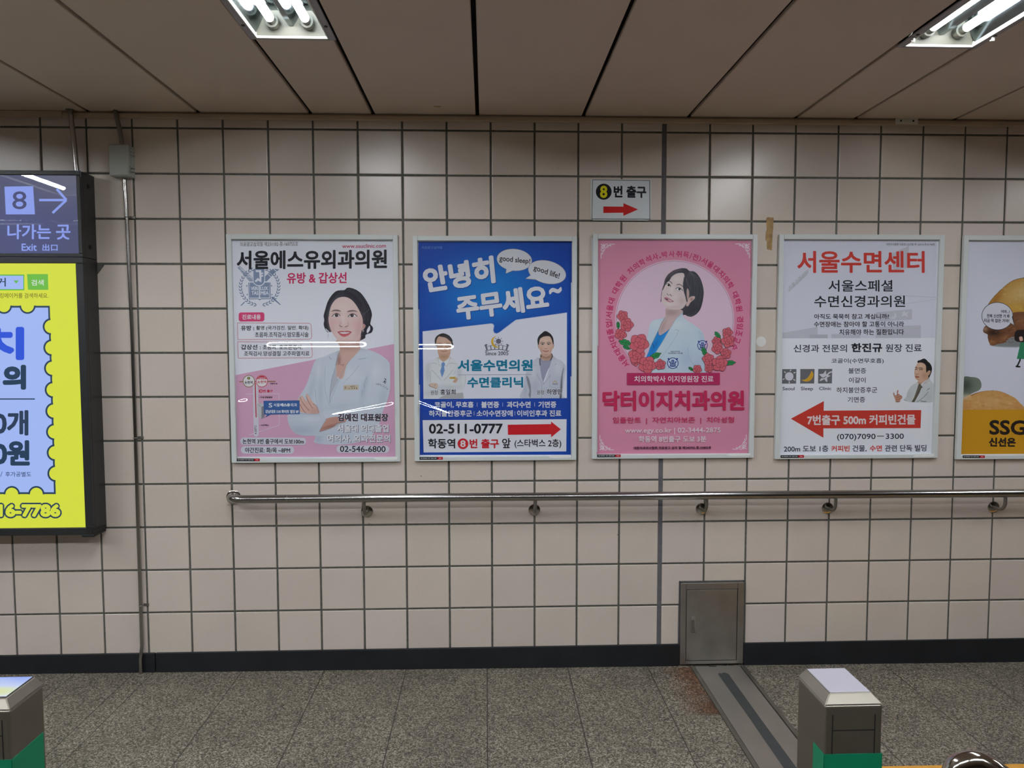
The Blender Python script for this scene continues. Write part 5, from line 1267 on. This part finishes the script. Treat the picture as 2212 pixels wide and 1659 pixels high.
s.poly([(945, 575), (955, 595), (985, 580), (962, 604), (975, 625), (948, 610), (925, 622), (935, 600), (920, 585), (940, 592)], (226, 228, 236))
s.done('faint_building_picture', pr, 'ghosted grey picture of a clinic building')
RE = (214, 66, 56)
s.text('서울수면센터', (205, 163, 1090, 318), RE, 5.2); s.text('서울스페셜', (420, 365, 866, 447), INKB, 1.8); s.text('수면신경과의원', (322, 473, 952, 555), INKB, 1.8); s.done('heading_text', pr)
for st, bx in (('아직도 묵묵히 참고 계십니까?', (322, 600, 840, 637)), ('수면장애는 참아야 할 고통이 아니라', (320, 652, 944, 691)), ('치유해야 하는 질환입니다', (495, 706, 943, 746))): s.text(st, bx, INKB, .9)
s.text('신경과 전문의', (180, 812, 548, 865), (54, 60, 76), 1.0); s.text('한진규', (577, 802, 793, 867), INKB, 3.8); s.text('원장 진료', (815, 810, 1066, 865), (54, 60, 76), 1.0)
for st, bx in (('코골이(수면무호흡)', (440, 908, 802, 946)), ('불면증', (557, 975, 680, 1013)), ('이갈이', (560, 1040, 676, 1078)), ('하지불안증후군', (475, 1107, 757, 1147)), ('기면증', (552, 1174, 672, 1213))): s.text(st, bx, (62, 68, 84), .6)
s.done('body_text', pr)
IO, IS_ = (1685, 790), 17.7
def ic(*p): return [((x / IS_ + IO[0] - O4[0]) * 3.19, (y / IS_ + IO[1] - O4[1]) * 3.19) for x, y in p]
GB = (112, 114, 120); GW_ = (222, 224, 234)
for x0, x1 in ((112, 662), (803, 1355), (1487, 2032)): s.poly(ic((x0 + 8, 130), (x1, 130), (x1 - 15, 685), (x0, 685)), GB)
s.disc(*ic((387, 410))[0], 29, GW_)
for (x, y, a) in ((438, 180, -1.0), (590, 268, -.3), (578, 542, .5), (385, 635, 1.5), (175, 512, -.6), (225, 248, .6)):
    dx, dy = 38 * math.cos(a), 38 * math.sin(a); q = ic((x - dx, y - dy), (x + dx, y + dy)); s.line(q, (236, 236, 240), 6.5)
s.poly(ic((1242, 200), (1300, 290), (1308, 370), (1270, 480), (1180, 575), (1070, 608), (960, 595), (860, 545), (980, 530), (1080, 470), (1160, 370), (1210, 270)), (222, 172, 50), True)
s.poly(ic((1785, 175), (1800, 330), (1860, 365), (1970, 390), (1830, 465), (1845, 600), (1810, 635), (1730, 520), (1570, 595), (1550, 570), (1640, 450), (1520, 330), (1690, 310)), GW_)
s.line(ic((1620, 470), (1720, 465), (1800, 410), (1860, 350)), GB, 5, True); s.line(ic((1800, 400), (1880, 310), (1960, 255), (2035, 245)), GW_, 9, True)
for st, x0, x1 in (('Seoul', 132, 592), ('Sleep', 828, 1298), ('Clinic', 1525, 1990)): s.text(st, (*ic((x0, 812))[0], *ic((x1, 940 if st != 'Sleep' else 980))[0]), (82, 88, 98), .7)
s.done('icon_row', pr, 'grey sun, moon and star squares')
ph = Photo(850, 890, 1160, 1225, 1.7, (243, 246, 255)); ph.crop(1920, 765, 15.08, O4)
ph.poly([(1000, 905), (950, 940), (760, 1055), (640, 1250), (600, 1400), (510, 1520), (640, 1560), (760, 1590), (1480, 1592), (1510, 1300), (1500, 1000), (1420, 890), (1350, 805), (1200, 930), (1085, 1000)], (214, 219, 222)); ph.blob(700, 1350, 130, 160, (196, 200, 204), .5); ph.blob(1300, 1400, 120, 140, (190, 194, 200), .4); ph.blob(1350, 960, 90, 90, (228, 232, 234), .6)
ph.poly([(985, 935), (1020, 990), (960, 1150), (890, 1350), (800, 1580), (760, 1585), (860, 1350), (930, 1150)], (226, 226, 222), smooth=False)
ph.poly([(1020, 985), (1078, 1000), (1092, 1040), (1150, 1105), (1100, 1130), (1040, 1280), (870, 1588), (775, 1588), (880, 1400), (960, 1180)], (92, 88, 78), smooth=False)
for k in range(9): ph.line([(1080 - 28 * k, 1060 + 55 * k), (1030 - 28 * k, 1090 + 55 * k)], (170, 158, 130), 14, 2, .6)
ph.poly([(1000, 900), (1330, 760), (1340, 810), (1200, 915), (1085, 1000), (1030, 985)], (186, 140, 114)); ph.blob(1120, 930, 130, 40, (142, 100, 80), .5)
ph.poly([(975, 295), (985, 228), (1060, 205), (1180, 155), (1262, 188), (1320, 250), (1410, 340), (1457, 470), (1442, 600), (1400, 720), (1352, 805), (1318, 780), (1260, 640), (1180, 500), (1080, 330)], (34, 34, 36))
ph.poly([(975, 312), (1080, 288), (1180, 318), (1250, 392), (1258, 520), (1270, 620), (1310, 590), (1340, 555), (1395, 560), (1402, 610), (1372, 682), (1322, 728), (1330, 790), (1200, 900), (1090, 960), (1000, 935), (975, 868), (910, 832), (882, 740), (868, 610), (900, 440), (940, 372)], (222, 182, 156))
ph.blob(1060, 380, 110, 60, (234, 202, 178), .6); ph.blob(1220, 720, 110, 130, (188, 140, 112), .55); ph.blob(970, 850, 70, 30, (186, 138, 112), .5); ph.blob(960, 590, 30, 80, (238, 206, 186), .6); ph.blob(1360, 630, 26, 50, (180, 128, 104), .6)
ph.line([(905, 460), (935, 448), (970, 475)], (70, 50, 44), 22); ph.line([(1020, 478), (1090, 465), (1150, 500)], (70, 50, 44), 20); ph.line([(900, 515), (940, 508), (965, 520)], (66, 44, 40), 18); ph.line([(1040, 528), (1085, 518), (1140, 532)], (66, 44, 40), 18)
ph.line([(1020, 505), (1160, 500), (1270, 540)], (150, 136, 128), 5, 1.8, .7); ph.line([(920, 655), (960, 680), (1010, 660)], (146, 98, 80), 14); ph.line([(895, 740), (960, 745), (1035, 765)], (120, 62, 54), 18); ph.poly([(900, 750), (970, 756), (1030, 772), (970, 795), (915, 785)], (190, 112, 94), 2)
ph.line([(1285, 1195), (1370, 1135)], (92, 96, 102), 14); ph.line([(1320, 1260), (1200, 1400), (1080, 1500), (950, 1585)], (110, 114, 120), 14); ph.line([(1080, 1545), (1180, 1565), (1260, 1560)], (50, 50, 56), 20, 2, .8); ph.line([(530, 1500), (640, 1550)], (150, 154, 158), 12); ph.line([(1000, 1010), (940, 1200), (870, 1400)], (150, 152, 152), 10)
ph.poly([(172, 1275), (205, 1258), (228, 1330), (245, 1360), (292, 1325), (300, 1210), (330, 1178), (356, 1210), (345, 1300), (390, 1318), (400, 1340), (468, 1375), (478, 1440), (420, 1520), (395, 1580), (258, 1584), (240, 1510), (205, 1420), (180, 1340)], (206, 152, 128))
for p in ([(245, 1365), (300, 1350), (390, 1325)], [(270, 1440), (370, 1410), (465, 1378)], [(280, 1510), (380, 1480), (475, 1435)]): ph.line(p, (126, 74, 62), 12)
ph.blob(310, 1260, 20, 60, (150, 84, 78), .5); ph.blob(200, 1340, 20, 60, (126, 80, 66), .5); ph.line([(255, 1578), (395, 1575)], (70, 62, 62), 20)
ph.noise(1.4).done(s, 'portrait', pr, 'doctor in a pale jacket gesturing with one hand')
s.poly([(160, 1322), (388, 1202), (386, 1268), (1061, 1268), (1056, 1393), (384, 1390), (384, 1455)], (208, 64, 52)); s.text('7번출구 500m 커피빈건물', (272, 1296, 1022, 1369), (238, 226, 228), 3.2); s.done('arrow_banner', pr, 'red left arrow with white lettering')
s.text('(070)7090－3300', (478, 1429, 940, 1478), (48, 54, 70), .8); s.text('200m 도보 1층', (112, 1507, 418, 1552), (54, 60, 76), .9); s.text('커피빈', (438, 1509, 565, 1551), RE, 1.6); s.text('건물,', (584, 1508, 682, 1554), (54, 60, 76), .9); s.text('수면', (703, 1509, 788, 1551), RE, 1.6); s.text('관련 단독 빌딩', (808, 1508, 1096, 1554), (54, 60, 76), .9)
s.text('대한의사협회 의료광고심의필 제 160216-중-81768호', (822, 110, 1160, 127), (92, 96, 108), .2)
s.done('contact_text', pr)
corner_tag(s.front, 80, 1569)
s.front.poly([(985, 1580), (1050, 1566), (1140, 1570), (1130, 1586), (1000, 1588)], (243, 244, 243)); s.front.done('torn_sticker')

# ------------------------------------------------------------------ poster 5: grocery poster, cut by the frame's edge
O5 = (2040, 490)
t, s = poster([(135, 58), (1235, 42), (1208, 1588), (80, 1605)], 2.230, .972, 2.99, 2.026,
              'rightmost framed poster with brown shellfish above a mustard yellow band', [])
s.poly([(160, 86), (1206, 72), (1184, 1564), (124, 1578)], (240, 242, 248)); s.poly([(176, 92), (1190, 78), (1182, 1250), (134, 1252)], (226, 229, 245)); pr = s.done('print', label='white and mustard printed sheet')
ph = Photo(135, 320, 900, 1255, 2.2, (226, 229, 245)); h5 = lambda: ph.crop(2070, 580, 7.542, O5); h5()
ph.poly([(560, 1180), (900, 1050), (1400, 1060), (1420, 1200), (1000, 1240), (640, 1230)], (132, 136, 138), 26, alpha=.95)
ph.poly([(505, 600), (520, 540), (600, 430), (750, 280), (900, 165), (1050, 112), (1250, 100), (1450, 180), (1600, 360), (1640, 640), (1300, 680), (940, 668), (700, 700)], (196, 146, 62)); ph.blob(1100, 330, 330, 160, (224, 196, 136), .8, -.4); ph.blob(640, 470, 60, 200, (150, 96, 34), .6, .6); ph.blob(1050, 600, 260, 60, (214, 176, 70), .6)
ph.line([(505, 600), (520, 540), (600, 430), (750, 280), (900, 165), (1050, 112), (1250, 100)], (70, 48, 32), 18, 2)
for k in range(110): ph.blob(rng.uniform(700, 1500), rng.uniform(180, 640), rng.uniform(6, 26), rng.uniform(4, 14), (180, 148, 92) if k % 2 else (232, 212, 160), .35, rng.uniform(0, 3))
ph.poly([(440, 960), (460, 905), (520, 880), (700, 900), (860, 760), (945, 668), (1300, 650), (1600, 640), (1580, 1000), (1200, 1060), (960, 1060), (860, 1100), (800, 1160), (690, 1185), (610, 1210), (550, 1180), (518, 1090), (515, 1035), (450, 1000)], (122, 78, 50))
ph.blob(620, 1000, 110, 50, (40, 24, 18), .9); ph.blob(1100, 800, 200, 90, (150, 104, 74), .6); ph.blob(480, 940, 40, 40, (176, 160, 140), .7); ph.blob(600, 1150, 60, 40, (170, 120, 76), .6); ph.blob(820, 1080, 80, 40, (176, 124, 84), .6, -.5)
for k in range(150): ph.blob(rng.uniform(540, 1500), rng.uniform(720, 1180), rng.uniform(8, 30), rng.uniform(4, 10), [(84, 48, 30), (186, 140, 100), (60, 34, 22)][k % 3], .4, rng.uniform(-1, .4))
ph.crop(0, 0, 1, (0, 0), 1)
ph.poly([(137, 1030), (200, 1018), (255, 1030), (275, 1070), (262, 1110), (200, 1140), (150, 1170), (137, 1190)], (120, 132, 120), 8); ph.blob(160, 1080, 50, 50, (66, 76, 68), .8)
ph.poly([(137, 1180), (180, 1150), (280, 1118), (390, 1114), (480, 1145), (540, 1185), (560, 1260), (137, 1260)], (212, 158, 92), 4); ph.blob(360, 1190, 130, 50, (226, 182, 124), .7); ph.blob(150, 1160, 40, 20, (232, 226, 214), .6); ph.line([(200, 1150), (280, 1118), (390, 1113), (480, 1144)], (150, 100, 52), 6, 3)
for k in range(60): ph.blob(rng.uniform(160, 540), rng.uniform(1140, 1250), rng.uniform(6, 18), rng.uniform(4, 9), (196, 136, 70) if k % 2 else (234, 198, 146), .35)
# a tiny figure in a green dress at the right
ph.poly([(505, 745), (512, 700), (545, 688), (585, 690), (600, 730), (590, 770), (545, 772), (515, 765)], (40, 30, 30)); ph.poly([(540, 738), (560, 735), (566, 760), (545, 764)], (232, 186, 170)); ph.poly([(548, 775), (585, 770), (610, 890), (522, 892)], (50, 140, 100), smooth=False); ph.line([(548, 895), (530, 935), (522, 942), (545, 944)], (34, 30, 32), 14, base=True)
ph.A[:] = np.where(ph.Y > 1252, 0, ph.A); ph.noise(2).done(s, 'food_picture', pr, 'grilled shellfish and shell halves')
s.disc(383, 596, 112, (60, 60, 72), 96); s.disc(383, 596, 108, (224, 226, 238), 92); s.poly([(470, 640), (506, 658), (490, 590)], (60, 60, 72)); s.poly([(468, 636), (501, 654), (484, 596)], (224, 226, 238))
for st, bx in (('어머...!', (408, 552, 470, 576)), ('전복 신선한 거 봐', (308, 582, 470, 608)), ('지금 막 잡은 거야?', (287, 614, 468, 640))): s.text(st, bx, (48, 50, 62), .8)
s.done('speech_bubble', pr)
s.poly([(134, 1251), (1184, 1238), (1180, 1556), (126, 1570)], (216, 158, 36)); s.text('SSG', (330, 1320, 600, 1430), (44, 36, 32), 6.5); s.text('신선은', (328, 1446, 526, 1514), (44, 36, 32), 4.6); s.done('brand_band', pr, 'mustard band with dark lettering')
corner_tag(s.front, 124, 1574)

# ------------------------------------------------------------------ exit sign plate
t = thing('exit_sign', (.621, 0, 2.092), 'small white exit 8 sign plate with red arrow above the pink poster', 'sign')
x0, x1, z0, z1 = .480, .762, 2.090, 2.277
b = MB(); c_ = .014
vs = [(x0, z0 + c_), (x0, z1), (x1, z1), (x1, z0 + c_), (x1 - c_, z0), (x0 + c_, z0)]
r0 = [b.bm.verts.new((x, -.0048, z)) for x, z in vs]; r1 = [b.bm.verts.new((x, -.0078, z)) for x, z in vs]
b.bm.faces.new(r1); b.bm.faces.new(r0[::-1])
for i in range(6): b.bm.faces.new((r0[i], r0[(i + 1) % 6], r1[(i + 1) % 6], r1[i]))
pl = b.build('plate', MATS['frame_alu'], t)
s = Sheet(homography([(165, 88), (803, 82), (797, 500), (172, 500)], [(x0, z1), (x1, z1), (x1, z0), (x0, z0)]), -.0079, t, ink_material('sign_print', 0, .3))
s.rect(186, 94, 786, 490, (28, 56, 46)); s.rect(191, 99, 780, 484, (222, 229, 233))
s.disc(304, 215, 81, (24, 26, 34)); s.text('8', (264, 152, 343, 280), (226, 220, 30), 7); s.text('번 출구', (404, 150, 748, 276), (24, 28, 40), 6.5)
s.poly([(302, 363), (508, 363), (508, 328), (660, 390), (508, 455), (508, 424), (303, 427)], (208, 36, 38)); s.done('sign_face', t, 'white face with black and red markings')

# ------------------------------------------------------------------ light box
t = thing('light_box', (-2.35, 0, .675), 'black wall light box with a blue exit screen above a glowing yellow advert', 'light box')
BX0, BX1, DY = -2.96, -1.747, -.115
b = MB()
b.box(BX0, -.10, 1.905, BX1, -.004, 2.274, .002); b.build('sign_case', MATS['black_case'], t)
b = MB(); b.box(BX0, -.10, .6805, BX1, -.004, 1.9035, .002); b.build('advert_case', MATS['black_case'], t)
def bezel(za, zb_, wt, wb, ws, nm):
    b = MB(); b.box(BX0, DY - .004, zb_ - wt, BX1, -.1, zb_, .003); b.box(BX0, DY - .004, za, BX1, -.1, za + wb, .003); b.box(BX1 - ws, DY - .004, za + wb, BX1, -.1, zb_ - wt, .003); b.box(BX0, DY - .004, za + wb, BX0 + ws, -.1, zb_ - wt, .003)
    return b.build(nm, MATS['black_case'], t)
bezel(1.9045, 2.274, .020, .016, .018, 'screen_bezel'); bz = bezel(.6805, 1.9035, .026, .034, .034, 'advert_bezel')
b = MB(); b.box(BX1 - .05, DY - .008, .672, BX1 + .006, -.02, .684, .003); b.box(BX1 - .028, DY - .008, .684, BX1 - .001, DY - .004, .722, .002); b.box(BX1, DY - .008, .684, BX1 + .006, -.02, .70, .002); b.build('corner_guard', MATS['black_rubber'], t)
for z in (2.22, 1.955):
    b = MB(); b.tube([(BX1 - .001, -.055, z), (BX1 + .004, -.055, z)], .009, 16); b.build('lock', MATS['black_rubber'], t, True)
PLY = -.1135
Hb = homography([(0, 382), (164, 378), (189, 1138), (0, 1142)], [(-2.0862, 2.2464), (-1.766, 2.2563), (-1.7732, .7167), (-2.1529, .7126)])
s = Sheet(Hb, PLY, t, LIT_DIM)
ph = Photo(-420, 368, 176, 560, 3, (80, 84, 116), base=True); ph.crop(0, 0, 1, (0, 0), 1); ph.blob(150, 380, 120, 60, (112, 114, 128), .7); ph.blob(40, 500, 120, 80, (76, 82, 140), .6); sp = ph.done(s, 'screen', t, 'dim blue display')
LB = (146, 166, 248)
s.poly([(9, 403), (71, 402), (75, 463), (12, 463)], LB); s.text('8', (26, 413, 57, 452), (74, 78, 122), .25)
s.line([(84, 432), (143, 432)], LB, 5.2); s.line([(122, 408), (143, 432), (113, 460)], LB, 5.2)
s.text('나가는', (15, 484, 110, 517), LB, 1.1); s.text('곳', (120, 485, 152, 518), LB, 1.1); s.text('Exit', (46, 526, 79, 542), LB, .5); s.text('出口', (91, 527, 124, 542), LB, .4)
s.done('exit_symbols', sp)
b = MB(); b.face([(BX0 + .01, DY - .001, 1.918), (BX1 - .016, DY - .001, 1.918), (BX1 - .016, DY - .001, 2.257), (BX0 + .01, DY - .001, 2.257)])
b.build('screen_glass', MATS['clear_cover'], t)
s = Sheet(Hb, PLY, t, LIT); s.wt = 1
YL = (222, 232, 62); BLU = (168, 192, 255); NVY = (22, 58, 88)
s.poly([(-460, 560), (170, 560), (196, 1150), (-460, 1150)], YL); ad = s.done('advert_sheet', t, 'glowing yellow advert')
# perforated stamp panel
s.poly([(-300, 660.5), (107, 660.5), (120, 1067.5), (-300, 1067.5)], NVY)
s.poly([(-300, 664.5), (103.5, 664.5), (116, 1063.5), (-300, 1063.5)], BLU)
ex = lambda y: 107 + (y - 660) * .0318
ys = [705.5, 751, 795.5, 842, 888, 933, 978, 1023]
for y in ys: s.disc(ex(y) + 1.5, y, 18.2, NVY)
for x, yy in ((59, 660.5), (8, 660.5), (-43, 660.5), (25, 1067.5), (78, 1067.5), (-28, 1067.5)): s.disc(x, yy, 17.5, NVY)
for y in ys: s.disc(ex(y) + 1.5, y, 14.2, YL)
for x, yy in ((59, 660.5), (8, 660.5), (-43, 660.5), (25, 1067.5), (78, 1067.5), (-28, 1067.5)): s.disc(x, yy, 13.8, YL)
s.poly([(107.6, 655), (150, 655), (160, 1075), (120.6, 1075)], YL);
s.poly([(-300, 640), (110, 640), (110, 660), (-300, 660)], YL); s.poly([(-300, 1068), (126, 1068), (126, 1088), (-300, 1088)], YL)
s.done('stamp_panel', ad, 'pale blue perforated stamp with navy edge')
s.rect(-300, 593, 52, 627, (92, 190, 70)); s.rect(-300, 595.5, 50, 624.5, BLU); s.text('커', (-8, 600, 12, 619), NVY, .3); s.poly([(29, 606), (40, 606), (34.5, 612.5)], (92, 190, 70))
s.poly([(58, 592), (103, 592), (104, 626), (60, 626)], (110, 194, 66)); s.text('검색', (67, 604, 94, 617), (214, 232, 214), .3); s.text('킹메이커를 검색하세요.', (-1, 633, 104, 644), (120, 118, 30), .15)
s.done('search_bar', ad)
s.text('치', (-46, 706, 52, 778), (36, 84, 226), 4.2); s.text('의', (5, 788, 56, 842), NVY, 3.4); s.line([(-300, 862), (75, 862)], NVY, 2.6)
s.text('00개', (-42, 886, 61, 941), (34, 56, 88), 2.1); s.text('00원', (-44, 951, 64, 1006), NVY, 2.6); s.text('/', (0, 1019, 5, 1030), (70, 92, 140)); s.text('후가공별도', (11, 1019, 67, 1030), (70, 92, 140), .2)
s.done('advert_text', ad); s.text('16-7786', (-3, 1089, 130, 1117), YL, 2.3, halo=(NVY, 3.4)); s.done('telephone_number', ad)
